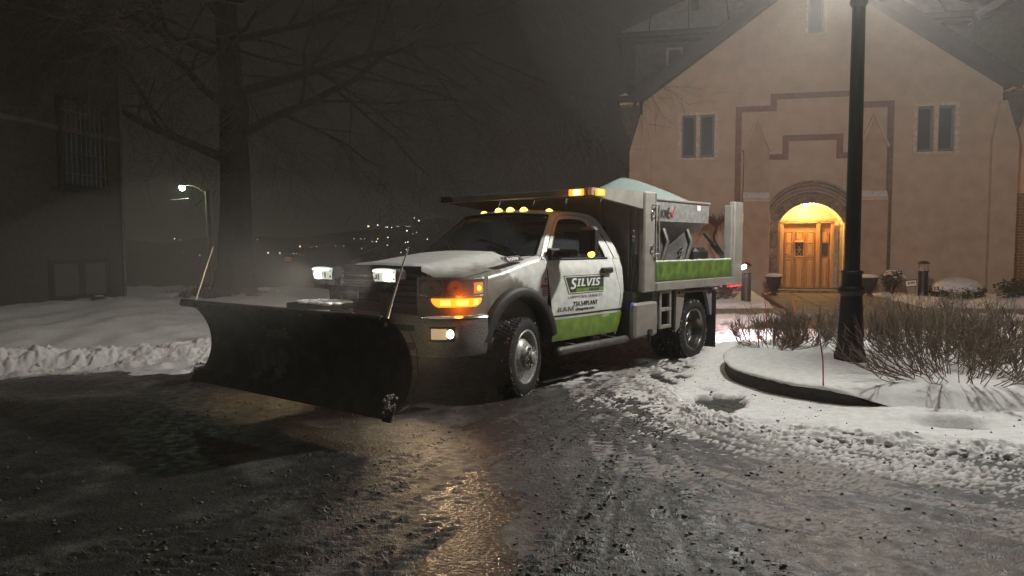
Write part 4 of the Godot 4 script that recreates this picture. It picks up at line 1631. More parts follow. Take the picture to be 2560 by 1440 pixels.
func headlight(o: Node, side: float) -> void:
	var b = MB.new()
	nose_band(b, 2.05, 6.0, [1.255, 1.25, 1.07, 1.062], [0.0, 0.012, 0.014, 0.0], side, 30)
	var h = place("headlight", b, grain(mat(0.20, 0.14, 0.10, 0.3, 0.6), 3.0, M.spots, null, 1.0, false), o)
	b = MB.new()
	# two bowls and a divider inside the lamp
	var bowl = mat(0.26, 0.19, 0.14, 0.3, 0.8)
	for t in [2.75, 4.0]:
		b = MB.new()
		var rows = []
		for i in 6:
			var row = []
			for k in 25:
				var a = TAU * (k % 24) / 24.0
				var r = 0.02 + 0.012 * i
				row.append(nose(t + cos(a) * r * (7.0 if t < 3.0 else 5.0), 0.013 + 0.0035 * i, 1.158 + sin(a) * r * 0.92, side))
			rows.append(row)
		b.grid(rows, side < 0)
		place("reflector", b, bowl, h)
	b = MB.new()
	nose_band(b, 3.30, 3.42, [1.235, 1.23, 1.085, 1.08], [0.014, 0.03, 0.03, 0.014], side, 3)
	nose_band(b, 2.10, 5.9, [1.247, 1.240, 1.232], [0.016, 0.028, 0.016], side, 30)
	nose_band(b, 2.10, 5.9, [1.083, 1.076, 1.07], [0.016, 0.028, 0.016], side, 30)
	place("divider", b, M.chrome_d, h)
	b = MB.new()
	nose_band(b, 5.15, 5.85, [1.205, 1.19, 1.12, 1.10], [0.016, 0.022, 0.022, 0.016], side, 8)
	place("side_marker", b, glow(1.0, 0.30, 0.03, 0.55), h)
	b = MB.new()
	var mk = nose(5.5, 0.03, 1.15, side)
	b.blob(mk, Vector3(0.022, 0.026, 0.018), RandomNumberGenerator.new(), 0.0, 6)
	place("marker_bulb", b, M.amber_hot, h)
	b = MB.new()
	nose_band(b, 2.06, 5.98, [1.258, 1.252, 1.066, 1.058], [0.012, 0.036, 0.038, 0.012], side, 30)
	var lens = mat(0.9, 0.9, 0.9, 0.08)
	lens.transparency = BaseMaterial3D.TRANSPARENCY_ALPHA
	lens.albedo_color.a = 0.12
	place("lens", b, lens, h)
	# turn signal below, tapered like a boat
	b = MB.new()
	var rows = []
	for r in [[0.0, 1.055, 0.008], [0.02, 1.05, 0.022], [0.05, 1.03, 0.026], [0.13, 1.005, 0.026], [0.27, 0.985, 0.024], [0.40, 0.972, 0.010]]:
		var row = []
		for j in 21: row.append(nose(lerpf(2.72 + r[0], 5.75 - r[0] * 1.2, j / 20.0), r[2], r[1], side))
		rows.append(row)
	b.grid(rows, side < 0)
	var ts = place("turn_signal", b, M.amber, o)
	b = MB.new()
	for t in [[3.25, 3.75], [4.1, 4.75], [5.15, 5.4]]: nose_band(b, t[0], t[1], [1.038, 1.03, 0.998, 0.992], [0.024, 0.031, 0.031, 0.024], side, 5)
	place("bulb", b, M.amber_hot, ts)
	lamp(OmniLight3D.new(), "signal_light", ts, nose(4.3, 0.09, 1.02, side), Color(1.0, 0.42, 0.08), 0.12, 0.06)

const OUTER := [Vector2(0.47, 1.40), Vector2(0.73, 1.645), Vector2(0.99, 1.875), Vector2(1.17, 1.945), Vector2(1.52, 1.955), Vector2(1.80, 1.93), Vector2(1.95, 1.83), Vector2(2.05, 1.60), Vector2(2.10, 1.40)]
const GLASS := [Vector2(0.665, 1.415), Vector2(0.84, 1.60), Vector2(1.05, 1.80), Vector2(1.17, 1.855), Vector2(1.47, 1.862), Vector2(1.60, 1.835), Vector2(1.665, 1.74), Vector2(1.74, 1.57), Vector2(1.755, 1.415)]

func on_side(p: Vector2, off: float, side: float) -> Vector3:
	return Vector3(p.x, p.y, (cabw(p.y) + off) * side)

func rear_s(h: float) -> float:
	if h > 0.98: return lerpf(2.13, 2.10, (h - 0.98) / 0.42)
	return lerpf(1.99, 2.13, sstep(0.44, 0.98, h))

func door_rear(h: float) -> float:
	return rear_s(h) - lerpf(0.15, 0.06, sstep(1.35, 0.95, h)) * sstep(0.42, 0.7, h) - 0.04

func cab(o: Node) -> void:
	var ou = smooth(OUTER, 4)
	var gl = smooth(GLASS, 4)
	var shell = MB.new()
	for side in [1.0, -1.0]:
		var a = []; var m = []; var m2 = []; var g = []; var gi = []; var ai = []
		for k in ou.size():
			a.append(on_side(ou[k], 0.0, side))
			m.append(on_side(ou[k].lerp(gl[k], 0.44), 0.005, side))
			m2.append(on_side(ou[k].lerp(gl[k], 0.50), 0.005, side))
			g.append(on_side(gl[k], 0.0, side))
			gi.append(on_side(gl[k], -0.03, side))
		shell.ring(a, m, side > 0)
		# lower side behind the door, and sill
		var rows = []
		for i in 20:
			var h = lerpf(1.40, 0.47, i / 19.0)
			var row = []
			for j in 5: row.append(on_side(Vector2(lerpf(door_rear(h) + 0.006, rear_s(h), j / 4.0), h), 0.003 if j < 4 else -0.01, side))
			rows.append(row)
		shell.grid(rows, side < 0)
		# door
		var d = MB.new()
		d.ring(m2, g, side > 0)
		d.ring(g, gi, side > 0)
		rows = []
		for i in 30:
			var h = lerpf(1.415, 0.50, i / 29.0)
			var f = 0.567 + 0.10 * sstep(1.40, 0.5, h)
			var row = []
			for j in 13: row.append(on_side(Vector2(lerpf(f, door_rear(h) - 0.006, j / 12.0), h), 0.005, side))
			rows.append(row)
		d.grid(rows, side < 0)
		var dr = place("door", paint(d), M.paint, o, true)
		var wn = MB.new()
		var ctr = Vector2(1.3, 1.62)
		rows = []
		for t in [0.0, 0.5, 1.0]:
			var row = []
			for k in gl.size(): row.append(on_side(gl[k].lerp(Vector2(gl[k].x, 1.41), t), -0.022, side))
			rows.append(row)
		wn.grid(rows, side > 0)
		place("window", wn, M.glass, dr)
		var seal = MB.new()
		seal.tube(gl.map(func(p): return on_side(p, -0.004, side)), gl.map(func(_p): return 0.010), 6)
		seal.tube([on_side(Vector2(0.62, 1.408), 0.004, side), on_side(Vector2(1.79, 1.408), 0.004, side)], [0.014, 0.014], 6)
		place("window_seal", seal, M.black, dr)
		var hd = MB.new()
		hd.box(on_side(Vector2(1.70, 1.265), 0.03, side), Vector3(0.23, 0.065, 0.05), Basis(), 0.025)
		place("door_handle", hd, M.plastic, dr)
		door_print(dr, side)
		if side > 0: mirror(o, side)
		# sill tube
		var st = MB.new()
		st.tube([Vector3(0.68, 0.40, 1.04 * side), Vector3(0.72, 0.40, 1.05 * side), Vector3(2.10, 0.405, 1.05 * side), Vector3(2.14, 0.405, 1.03 * side)], [0.02, 0.048, 0.048, 0.04], 12)
		st.box(Vector3(1.0, 0.43, 0.94 * side), Vector3(0.06, 0.05, 0.2)).box(Vector3(1.85, 0.43, 0.94 * side), Vector3(0.06, 0.05, 0.2))
		place("side_step", st, M.steel_d, o)
	# roof
	var rows = []
	for k in range(8, 25):
		var p: Vector2 = ou[k]
		var row = []
		var w = cabw(p.y)
		for j in 17:
			var t = lerpf(1.0, -1.0, j / 16.0)
			var fr = sstep(1.25, 0.95, p.x)
			row.append(Vector3(p.x - 0.10 * fr * (1.0 - t * t), p.y + 0.045 * (1.0 - t * t) * (1.0 - 0.5 * fr), w * t))
		rows.append(row)
	shell.grid(rows, false)
	# back of the cab
	rows = []
	for p in [ou[24], ou[28], ou[32], Vector2(2.13, 0.98), Vector2(2.02, 0.5)]:
		var row = []
		for j in 5: row.append(Vector3(p.x, p.y, cabw(p.y) * lerpf(1, -1, j / 4.0)))
		rows.append(row)
	shell.grid(rows, false)
	var cb = place("cab", paint(shell), M.paint, o, true)
	# windscreen with the dark surround, pillars
	var wsr = []
	var srr = []
	for i in 9:
		var t = i / 8.0
		var h = lerpf(1.455, 1.895, t)
		var se = lerpf(0.50, 1.005, t)
		var we = cabw(h) - 0.045
		var row = []
		for j in 21:
			var q = lerpf(1.0, -1.0, j / 20.0)
			row.append(Vector3(se - lerpf(0.25, 0.11, t) * (1.0 - q * q), h + 0.03 * (1.0 - q * q), we * q))
		wsr.append(row)
	var b = MB.new()
	b.grid(wsr, true)
	place("windscreen", b, M.glass, o)
	b = MB.new()
	for side in [0, 20]:
		var s1 = 1.0 if side == 0 else -1.0
		var a = []; var c = []
		for i in 9:
			var p: Vector3 = wsr[i][side]
			a.append(p + Vector3(-0.008, 0, 0))
			c.append(on_side(Vector2(p.x - 0.005, p.y), 0.0, s1) + Vector3(0.02, 0.0, 0))
		b.ring(a, c, side == 0)
	place("windscreen_pillar", paint(b), M.paint, cb, true)
	b = MB.new()
	b.tube(wsr[0].map(func(p): return p + Vector3(-0.02, -0.012, 0)), wsr[0].map(func(_p): return 0.025), 6)
	b.tube(wsr[8].map(func(p): return p + Vector3(0.0, 0.008, 0)), wsr[8].map(func(_p): return 0.016), 6)
	for side in [0, 20]: b.tube(wsr.map(func(r): return r[side]), wsr.map(func(_r): return 0.013), 6)
	place("windscreen_seal", b, M.black, cb)
	b = MB.new()
	for q in [[2, 0.55], [11, 0.5]]:
		b.tube([wsr[0][q[0]] + Vector3(-0.05, 0.01, 0), wsr[2][q[0] + 4] + Vector3(-0.03, 0.0, 0)], [0.010, 0.008], 5)
		b.tube([wsr[1][q[0] + 1] + Vector3(-0.022, 0.0, 0), wsr[3][q[0] + 7] + Vector3(-0.022, 0, 0)], [0.009, 0.007], 5)
	place("wiper", b, M.black, cb).set_meta("kind", "stuff")
	# dark inside: floor tub, dash, seats, wheel
	b = MB.new()
	b.box(Vector3(1.32, 0.75, 0), Vector3(1.42, 0.5, 1.80)).box(Vector3(0.66, 1.26, 0), Vector3(0.42, 0.26, 1.7), Basis(), 0.06)
	b.box(Vector3(2.02, 1.35, 0), Vector3(0.03, 0.9, 1.6))
	b.box(Vector3(0.2, 0.85, 0.0), Vector3(0.8, 0.5, 1.0))
	for w in [0.42, -0.42]:
		b.box(Vector3(1.72, 1.25, w), Vector3(0.20, 0.62, 0.52), Basis(Vector3.BACK, -0.2), 0.06)
		b.box(Vector3(1.82, 1.64, w), Vector3(0.10, 0.18, 0.26), Basis(), 0.05)
	var inn = place("interior", b, M.black, o)
	b = MB.new()
	var ringp = []
	for k in 25: ringp.append(Vector3(0.98 + 0.07 * sin(TAU * k / 24.0), 1.38 + 0.18 * sin(TAU * k / 24.0), 0.42 + 0.19 * cos(TAU * k / 24.0)))
	b.tube(ringp, ringp.map(func(_p): return 0.014), 6)
	place("steering_wheel", b, M.black, inn)
	# five clearance lamps on the roof's brow
	for w in [-0.52, -0.20, 0.0, 0.20, 0.52]:
		var s = 1.20 + 0.10 * (w / 0.52) * (w / 0.52) - 0.06
		var y = 1.975 - 0.03 * (w / 0.52) * (w / 0.52)
		b = MB.new()
		rows = []
		for i in 7:
			var row = []
			for j in 13:
				var t = PI * j / 12.0
				var p = i / 6.0
				var r = sin(PI * pow(p, 0.62)) * 0.042 + 0.002
				row.append(Vector3(s - 0.075 + 0.15 * p, y + sin(t) * r * 1.15, w + cos(t) * r * 1.05))
			rows.append(row)
		b.grid(rows)
		var ml = place("roof_marker_lamp", b, M.amber_bulb, o)
		lamp(OmniLight3D.new(), "marker_light", ml, Vector3(s - 0.02, y + 0.02, w), Color(1.0, 0.52, 0.12), 0.006, 0.03)

func mirror(o: Node, side: float) -> void:
	var b = MB.new()
	b.box(Vector3(0.92, 1.60, 1.285 * side), Vector3(0.12, 0.33, 0.24), Basis(Vector3.UP, -0.15 * side), 0.045)
	var m = place("mirror", b, M.plastic, o)
	b = MB.new()
	b.box(Vector3(0.80, 1.475, 1.08 * side), Vector3(0.14, 0.085, 0.28), Basis(Vector3.UP, -0.3 * side), 0.03)
	b.box(Vector3(0.71, 1.47, 0.97 * side), Vector3(0.20, 0.12, 0.07), Basis(), 0.03)
	place("mirror_arm", b, M.plastic, m)
	b = MB.new()
	b.box(Vector3(0.985, 1.60, 1.285 * side), Vector3(0.01, 0.27, 0.19), Basis(Vector3.UP, -0.15 * side))
	place("mirror_glass", b, M.chrome, m)
	b = MB.new()
	b.blob(Vector3(0.868, 1.465, 1.36 * side), Vector3(0.03, 0.035, 0.045), RandomNumberGenerator.new(), 0.0, 7)
	place("mirror_lamp", b, M.amber_hot, m)

func door_print(dr: Node, side: float) -> void:
	var on = func(p: Vector3): return Vector3(p.x, p.y, (cabw(p.y) + 0.0075 + p.z) * side)
	if side < 0: return
	# stripe and green sill panel, cut to the door
	for s in [[0.772, 0.792, M.ink_grey if false else M.dark_green], [0.505, 0.745, M.green_p]]:
		var rows = []
		for i in 7:
			var h = lerpf(s[1], s[0], i / 6.0)
			var f = 0.567 + 0.10 * sstep(1.40, 0.5, h) + 0.004
			var row = []
			for j in 13: row.append(on_side(Vector2(lerpf(f, rear_s(h) - 0.004, j / 12.0), h), 0.0085, side))
			rows.append(row)
		place("stripe", MB.new().grid(rows), s[2], dr)
	var quad = func(pts: Array, lift: float, m):
		var rows = []
		for i in 7:
			var row = []
			for j in 13:
				var p = pts[0].lerp(pts[1], j / 12.0).lerp(pts[3].lerp(pts[2], j / 12.0), i / 6.0)
				row.append(on.call(Vector3(p.x, p.y, lift)))
			rows.append(row)
		place("sign_panel", MB.new().grid(rows), m, dr)
	quad.call([Vector2(0.845, 1.222), Vector2(1.665, 1.222), Vector2(1.645, 1.012), Vector2(0.935, 1.012)], 0.0, M.dark_green)
	quad.call([Vector2(0.85, 1.218), Vector2(0.872, 1.218), Vector2(0.957, 1.016), Vector2(0.938, 1.016)], 0.001, M.green_p)
	quad.call([Vector2(0.868, 1.213), Vector2(1.66, 1.213), Vector2(1.641, 1.022), Vector2(0.952, 1.022)], 0.002, M.white)
	quad.call([Vector2(0.882, 1.205), Vector2(1.655, 1.205), Vector2(1.638, 1.030), Vector2(0.963, 1.030)], 0.003, M.dark_green)
	quad.call([Vector2(1.09, 1.075), Vector2(1.641, 1.075), Vector2(1.638, 1.033), Vector2(1.075, 1.033)], 0.004, M.green_p)
	var put = func(text: String, x: float, y: float, h: float, bold: bool, m, sh := 0.0, sq := 1.0, lift := 0.0):
		place("lettering", letters(text, h, bold, func(p): return on.call(Vector3(x + p.x, y + p.y, p.z + lift)), sh, sq), m, dr)
	put.call("S", 1.035, 1.128, 0.118, true, M.white, 0.22, 1.35, 0.005)
	put.call("ILVIS", 1.335, 1.137, 0.086, true, M.white, 0.22, 1.62, 0.005)
	put.call("GROUP", 1.44, 1.053, 0.027, true, M.ink, 0.2, 1.7, 0.006)
	put.call("LANDSCAPE SERVICES", 1.27, 0.978, 0.030, false, M.ink_grey, 0.0, 1.72)
	put.call("724.54PLANT", 1.27, 0.898, 0.052, true, M.ink, 0.0, 1.12)
	put.call("silvisgroup.com", 1.26, 0.837, 0.032, true, M.ink, 0.0, 1.12)
	put.call("RAM", 0.885, 0.85, 0.05, true, M.ink_grey, 0.0, 2.1)
	put.call("USDOT", 1.69, 0.722, 0.022, false, M.white, 0.0, 1.6, 0.003)
	put.call("TK212", 0.51, 1.425, 0.043, false, M.ink, 0.0, 0.95, 0.028)
	# badge and small flag on the fender's rear
	put.call("e", 0.50, 1.20, 0.07, true, M.ink_grey, 0.0, 1.0, 0.02)
	var flag = MB.new()
	flag.box(Vector3(0.50, 1.125, 1.012), Vector3(0.13, 0.03, 0.006))
	place("flag", flag, M.red_ink, dr)
	for k in 5:
		flag = MB.new()
		flag.box(Vector3(0.515, 1.095 - k * 0.017, 1.012), Vector3(0.10, 0.008, 0.006))
		place("flag", flag, M.red_ink, dr)

func wheel(o: Node, at: Vector3, turn: float, dual: bool, side: float) -> void:
	var w = sub("wheel", o, at)
	w.rotation.y = turn
	var face = Transform3D(Basis(Vector3.RIGHT, PI / 2 * side), Vector3.ZERO)   # lathe axis y becomes the outward axis
	# tyre: height 0 is its middle, + outwards
	var b = MB.new()
	var T = [Vector2(0.275, -0.09), Vector2(0.30, -0.112), Vector2(0.35, -0.118), Vector2(0.388, -0.105), Vector2(0.402, -0.088), Vector2(0.402, -0.088), Vector2(0.405, 0.0), Vector2(0.402, 0.088), Vector2(0.402, 0.088), Vector2(0.388, 0.105), Vector2(0.35, 0.118), Vector2(0.30, 0.112), Vector2(0.275, 0.09)]
	b.lathe(T, 48, face)
	for k in 52:
		var t = TAU * k / 52
		for q in 4:
			var a = t + (0.06 if q % 2 else 0.0)
			b.box(Vector3(cos(a) * 0.403, sin(a) * 0.403, -0.081 + q * 0.054), Vector3(0.022, 0.034, 0.040), Basis(Vector3.BACK, a), 0.004)
	place("tyre", b, M.rubber, w)
	var rg = RandomNumberGenerator.new()
	rg.seed = int(at.x * 100) + int(side) + 9
	b = MB.new()
	for k in 130:
		var t = rg.randf() * TAU
		var r = 0.409 if rg.randf() < 0.7 else 0.395
		var z = rg.randf_range(-0.1, 0.1) if r > 0.4 else 0.108 * side
		var s = 0.004 + 0.008 * pow(rg.randf(), 2.0)
		b.blob(Vector3(cos(t) * r, sin(t) * r, z), Vector3(s, s * 1.4, s), rg, 0.3, 3)
	var sn = place("packed_snow", b, mat(0.30, 0.29, 0.275, 0.9), w)
	sn.set_meta("kind", "stuff")
	b = MB.new()
	if dual:
		# deep dish
		b.lathe([Vector2(0.292, 0.085), Vector2(0.288, 0.110), Vector2(0.272, 0.112), Vector2(0.262, 0.095), Vector2(0.262, 0.095), Vector2(0.252, 0.05), Vector2(0.245, 0.04), Vector2(0.238, -0.03), Vector2(0.225, -0.05), Vector2(0.19, -0.055), Vector2(0.165, -0.06), Vector2(0.12, -0.06), Vector2(0.12, -0.06), Vector2(0.115, 0.02), Vector2(0.10, 0.045), Vector2(0.0, 0.05)], 40, face)
	else:
		b.lathe([Vector2(0.292, 0.085), Vector2(0.288, 0.108), Vector2(0.272, 0.110), Vector2(0.262, 0.10), Vector2(0.262, 0.10), Vector2(0.250, 0.02), Vector2(0.240, -0.02), Vector2(0.232, -0.02), Vector2(0.232, -0.02), Vector2(0.205, 0.04), Vector2(0.165, 0.085), Vector2(0.14, 0.095), Vector2(0.14, 0.095), Vector2(0.135, 0.10), Vector2(0.128, 0.135), Vector2(0.105, 0.145), Vector2(0.07, 0.15), Vector2(0.07, 0.15), Vector2(0.065, 0.185), Vector2(0.05, 0.195), Vector2(0.0, 0.20)], 40, face)
	place("rim", b, M.alu if not dual else M.chrome_d, w)
	b = MB.new()
	for k in 8:
		var t = TAU * (k + 0.5) / 8
		var c = face * Vector3(cos(t) * 0.212, 0.033 if not dual else -0.045, sin(t) * 0.212)
		var up = face.basis * Vector3(cos(t) * 0.62, 0.9, sin(t) * 0.62).normalized() if not dual else face.basis * Vector3.UP
		b.cyl(c - up * 0.004, c + up * 0.004, 0.034, 0.034, 14)
	place("hand_holes", b, M.black, w)
	b = MB.new()
	for k in 10:
		var t = TAU * k / 10
		var r = 0.098
		var y = 0.14 if not dual else -0.055
		if dual: r = 0.14
		b.cyl(face * Vector3(cos(t) * r, y, sin(t) * r), face * Vector3(cos(t) * r, y + 0.035, sin(t) * r), 0.017, 0.014, 6)
	place("lug_nuts", b, M.chrome, w)

func undercarriage(o: Node) -> void:
	for side in [1.0, -1.0]:
		wheel(o, Vector3(0.12, 0.40, 0.945 * side), 0.26, false, side)
		wheel(o, Vector3(3.67, 0.40, 1.075 * side), 0.0, true, side)
		wheel(o, Vector3(3.67, 0.40, 0.80 * side), 0.0, true, side)
	var b = MB.new()
	for s in [0.42, -0.42]: b.box(Vector3(2.3, 0.66, s), Vector3(6.0, 0.22, 0.08))
	b.cyl(Vector3(0.02, 0.4, -0.9), Vector3(0.02, 0.4, 0.9), 0.06, 0.06, 8)
	b.cyl(Vector3(3.67, 0.4, -0.9), Vector3(3.67, 0.4, 0.9), 0.08, 0.08, 8)
	b.box(Vector3(0.1, 0.75, 0.0), Vector3(1.5, 0.35, 1.2))
	for s in [0.78, -0.78]: b.box(Vector3(0.10, 0.93, s), Vector3(1.18, 0.45, 0.28))
	for k in range(3):
		b.box(Vector3(2.5 + k * 1.0, 0.82, 0.0), Vector3(0.1, 0.18, 1.6))
	place("chassis", b, M.black, o)
	for side in [1.0, -1.0]:
		# tank behind the cab with its cap, and the black box before it
		b = MB.new()
		b.box(Vector3(2.38, 0.63, 0.98 * side), Vector3(0.56, 0.44, 0.40), Basis(), 0.03)
		var t = place("fuel_tank", b, M.steel, o)
		b = MB.new()
		b.box(Vector3(2.44, 0.47, 1.19 * side), Vector3(0.10, 0.07, 0.03), Basis(), 0.01)
		b.box(Vector3(2.44, 0.40, 1.18 * side), Vector3(0.03, 0.12, 0.03))
		place("bracket", b, M.black, t)
		b = MB.new()
		b.box(Vector3(2.17, 0.66, 0.93 * side), Vector3(0.16, 0.52, 0.36), Basis(), 0.02)
		b.box(Vector3(2.35, 0.925, 0.95 * side), Vector3(0.5, 0.12, 0.36))
		place("battery_box", b, M.black, o)
		if side > 0:
			b = MB.new()
			var rp = []
			for k in 13: rp.append(Vector3(2.12 + 0.038 * sin(TAU * k / 12.0), 0.80 + 0.052 * cos(TAU * k / 12.0), 1.125))
			b.tube(rp, rp.map(func(_p): return 0.010), 6)
			place("blue_cap", b, mat(0.06, 0.13, 0.5, 0.4), t)
		# ladder step
		b = MB.new()
		for x in [2.715, 2.975]: b.box(Vector3(x, 0.735, 1.17 * side), Vector3(0.05, 0.50, 0.04), Basis(), 0.008)
		for y in [0.96, 0.73, 0.505]: b.box(Vector3(2.845, y, 1.17 * side), Vector3(0.31, 0.05, 0.045), Basis(), 0.008)
		b.box(Vector3(2.845, 0.735, 1.02 * side), Vector3(0.24, 0.44, 0.02))
		place("step", b, M.steel, o)
		# fender brackets either side of the dual wheels, and mud flap
		b = MB.new()
		b.prism([Vector2(3.17, 0.985), Vector2(3.42, 0.985), Vector2(3.36, 0.74), Vector2(3.27, 0.46), Vector2(3.15, 0.40)], 1.12, 1.17)
		b.prism([Vector2(3.99, 0.985), Vector2(4.28, 0.985), Vector2(4.28, 0.56), Vector2(4.20, 0.56), Vector2(4.10, 0.80)], 1.12, 1.17)
		if side < 0:
			for k in b.v.size(): b.v[k].z *= -1.0
		place("wheel_skirt", b, M.steel, o)
		b = MB.new()
		b.box(Vector3(4.25, 0.50, 0.98 * side), Vector3(0.02, 0.82, 0.50))
		b.box(Vector3(3.7, 0.93, 0.95 * side), Vector3(1.0, 0.03, 0.5))
		b.box(Vector3(3.10, 0.70, 0.95 * side), Vector3(0.02, 0.52, 0.46))
		place("mud_flap", b, M.black, o)

func dump_body(o: Node) -> void:
	var d = sub("dump_body", o)
	var b = MB.new()
	b.box(Vector3(3.72, 1.05, 0), Vector3(2.92, 0.06, 2.3))
	place("floor", b, M.steel_d, d)
	for side in [1.0, -1.0]:
		b = MB.new()
		b.box(Vector3(3.70, 1.035, 1.19 * side), Vector3(2.33, 0.115, 0.08), Basis(), 0.012)
		place("bottom_rail", b, M.steel, d)
		# front post, folded channel with flanges
		b = MB.new()
		b.box(Vector3(2.375, 1.60, 1.175 * side), Vector3(0.30, 1.25, 0.10), Basis(), 0.018)
		b.box(Vector3(2.555, 1.78, 1.15 * side), Vector3(0.055, 0.88, 0.09), Basis(), 0.01)
		var fp = place("front_post", b, M.steel, d)
		b = MB.new()
		b.box(Vector3(2.49, 1.66, 1.227 * side), Vector3(0.012, 1.1, 0.006))
		place("weld", b, M.steel_d, fp)
		b = MB.new()
		b.tube(smooth([Vector3(2.40, 2.06, 1.20 * side), Vector3(2.42, 2.065, 1.27 * side), Vector3(2.495, 2.065, 1.27 * side), Vector3(2.50, 2.0, 1.27 * side), Vector3(2.50, 1.50, 1.27 * side), Vector3(2.49, 1.455, 1.27 * side), Vector3(2.43, 1.45, 1.25 * side)], 3), range(19).map(func(_k): return 0.011), 6)
		place("grab_rail", b, M.steel, fp)
		for y in [1.94, 1.515]:
			b = MB.new()
			var rp = []
			for k in 11: rp.append(Vector3(2.405 + 0.035 * cos(TAU * k / 12.0 + 0.4), y + 0.05 * sin(TAU * k / 12.0 + 0.4), 1.235 * side))
			b.tube(rp, rp.map(func(_p): return 0.011), 6)
			place("tie_ring", b, M.chrome, fp)
		# fold-down side: green band
		b = MB.new()
		b.box(Vector3(3.72, 1.225, 1.165 * side), Vector3(2.27, 0.25, 0.05), Basis(), 0.01)
		var sp = place("side_panel", b, M.green, d)
		b = MB.new()
		var rg = RandomNumberGenerator.new()
		rg.seed = 5
		for k in 60: b.blob(Vector3(2.62 + k * 0.0375, 1.352 + rg.randf() * 0.006, 1.165 * side), Vector3(0.03, 0.008 + 0.008 * rg.randf(), 0.024), rg, 0.3, 4)
		var sn = place("snow", b, M.snow_plain, sp)
		sn.set_meta("kind", "stuff")
		# rear post
		b = MB.new()
		b.box(Vector3(5.03, 1.59, 1.175 * side), Vector3(0.30, 1.25, 0.10), Basis(), 0.015)
		b.box(Vector3(4.86, 1.70, 1.13 * side), Vector3(0.04, 0.92, 0.12), Basis(), 0.01)
		var rp2 = place("rear_post", b, M.steel, d)
		b = MB.new()
		b.box(Vector3(5.19, 1.98, 1.20 * side), Vector3(0.02, 0.16, 0.03))
		place("reflector", b, glow(1.0, 0.45, 0.1, 0.5), rp2)  # reflector given its own emission in place of returned light
		# red marker and tail lamps, reversing lamp
		b = MB.new()
		b.box(Vector3(4.98, 0.955, 1.19 * side), Vector3(0.46, 0.035, 0.05), Basis(), 0.01)
		var tl = place("tail_lamp", b, M.red, d)
		var tls = lamp(SpotLight3D.new(), "tail_light", tl, Vector3(5.24, 0.92, 0.95 * side), Color(1.0, 0.20, 0.13), 6.0, 0.1)
		tls.spot_angle = 80.0
		tls.spot_angle_attenuation = 1.0
		tls.rotation = Vector3(deg_to_rad(-6.0), -PI / 2, 0)
	b = MB.new()
	b.cyl(Vector3(5.22, 1.22, 1.19), Vector3(5.27, 1.22, 1.19), 0.036, 0.036, 14)
	b.cyl(Vector3(5.25, 1.235, 1.225), Vector3(5.25, 1.235, 1.25), 0.038, 0.03, 14)
	var rl = place("reversing_lamp", b, M.cool, d)
	var rs = lamp(SpotLight3D.new(), "reverse_light", rl, Vector3(5.32, 1.20, 1.22), Color(0.86, 0.97, 1.0), 13.0, 0.05)
	rs.spot_angle = 55.0
	rs.spot_angle_attenuation = 1.0
	rs.rotation = Vector3(deg_to_rad(-38.0), -PI / 2 + 0.75, 0)
	# bulkhead
	b = MB.new()
	b.box(Vector3(2.27, 1.58, 0), Vector3(0.05, 1.22, 2.24))
	for w in [-0.55, 0.0, 0.55]: b.box(Vector3(2.235, 1.58, w), Vector3(0.05, 1.2, 0.08), Basis(), 0.01)
	b.box(Vector3(2.22, 1.58, 1.02), Vector3(0.06, 1.2, 0.012))
	place("bulkhead", b, M.steel, d)
	# cables and hook hanging on the bulkhead
	b = MB.new()
	b.tube(smooth([Vector3(2.17, 1.70, 1.08), Vector3(2.16, 1.60, 1.09), Vector3(2.17, 1.48, 1.10), Vector3(2.19, 1.35, 1.10), Vector3(2.17, 1.2, 1.09), Vector3(2.15, 1.0, 1.06)], 4), range(21).map(func(k): return 0.014 + 0.012 * (1.0 if k > 8 else 0.0)), 7)
	b.tube(smooth([Vector3(2.19, 1.45, 1.12), Vector3(2.2, 1.3, 1.12), Vector3(2.18, 1.1, 1.1), Vector3(2.15, 0.97, 1.06)], 4), range(13).map(func(_k): return 0.014), 6)
	b.box(Vector3(2.17, 1.52, 1.09), Vector3(0.05, 0.2, 0.05), Basis(), 0.012)
	place("hose", b, M.black, d)
	b = MB.new()
	var hk = []
	for k in 10: hk.append(Vector3(2.17 + 0.022 * cos(TAU * k / 10.0), 1.70 + 0.045 * sin(TAU * k / 10.0), 1.1))
	b.tube(hk, hk.map(func(_p): return 0.009), 6)
	place("hook", b, M.chrome, d)
	# cab shield: canopy over the cab
	b = MB.new()
	var prof = [Vector2(1.10, 2.205), Vector2(2.24, 2.22), Vector2(2.24, 2.01), Vector2(1.10, 2.12)]
	b.prism(prof, 1.145, 1.20)
	b.prism(prof, -1.20, -1.145)
	b.box(Vector3(1.67, 2.195, 0), Vector3(1.13, 0.03, 2.28), Basis(Vector3.BACK, 0.013))
	b.box(Vector3(1.105, 2.155, 0), Vector3(0.04, 0.085, 2.28), Basis(), 0.01)
	place("cab_shield", b, M.steel, d)
	for q in [[1.075, 1.01, 0], [1.25, 1.215, 1], [1.075, -1.05, 2]]:
		b = MB.new()
		if q[2] == 1: b.box(Vector3(q[0], 2.155, q[1]), Vector3(0.17, 0.075, 0.03), Basis(), 0.02)
		else: b.box(Vector3(q[0], 2.155, q[1]), Vector3(0.03, 0.075, 0.20), Basis(), 0.02)
		var am = place("amber_strobe", b, M.black if q[2] == 2 else M.amber, d)
		if q[2] == 2: continue
		b = MB.new()
		if q[2] == 1: b.box(Vector3(q[0] - 0.02, 2.155, q[1] + 0.012), Vector3(0.09, 0.05, 0.02), Basis(), 0.01)
		else: b.box(Vector3(q[0] - 0.012, 2.155, q[1] + 0.02), Vector3(0.02, 0.055, 0.10), Basis(), 0.01)
		place("strobe_bulb", b, M.amber_hot if q[2] == 1 else glow(1.0, 0.62, 0.16, 9.0), d)
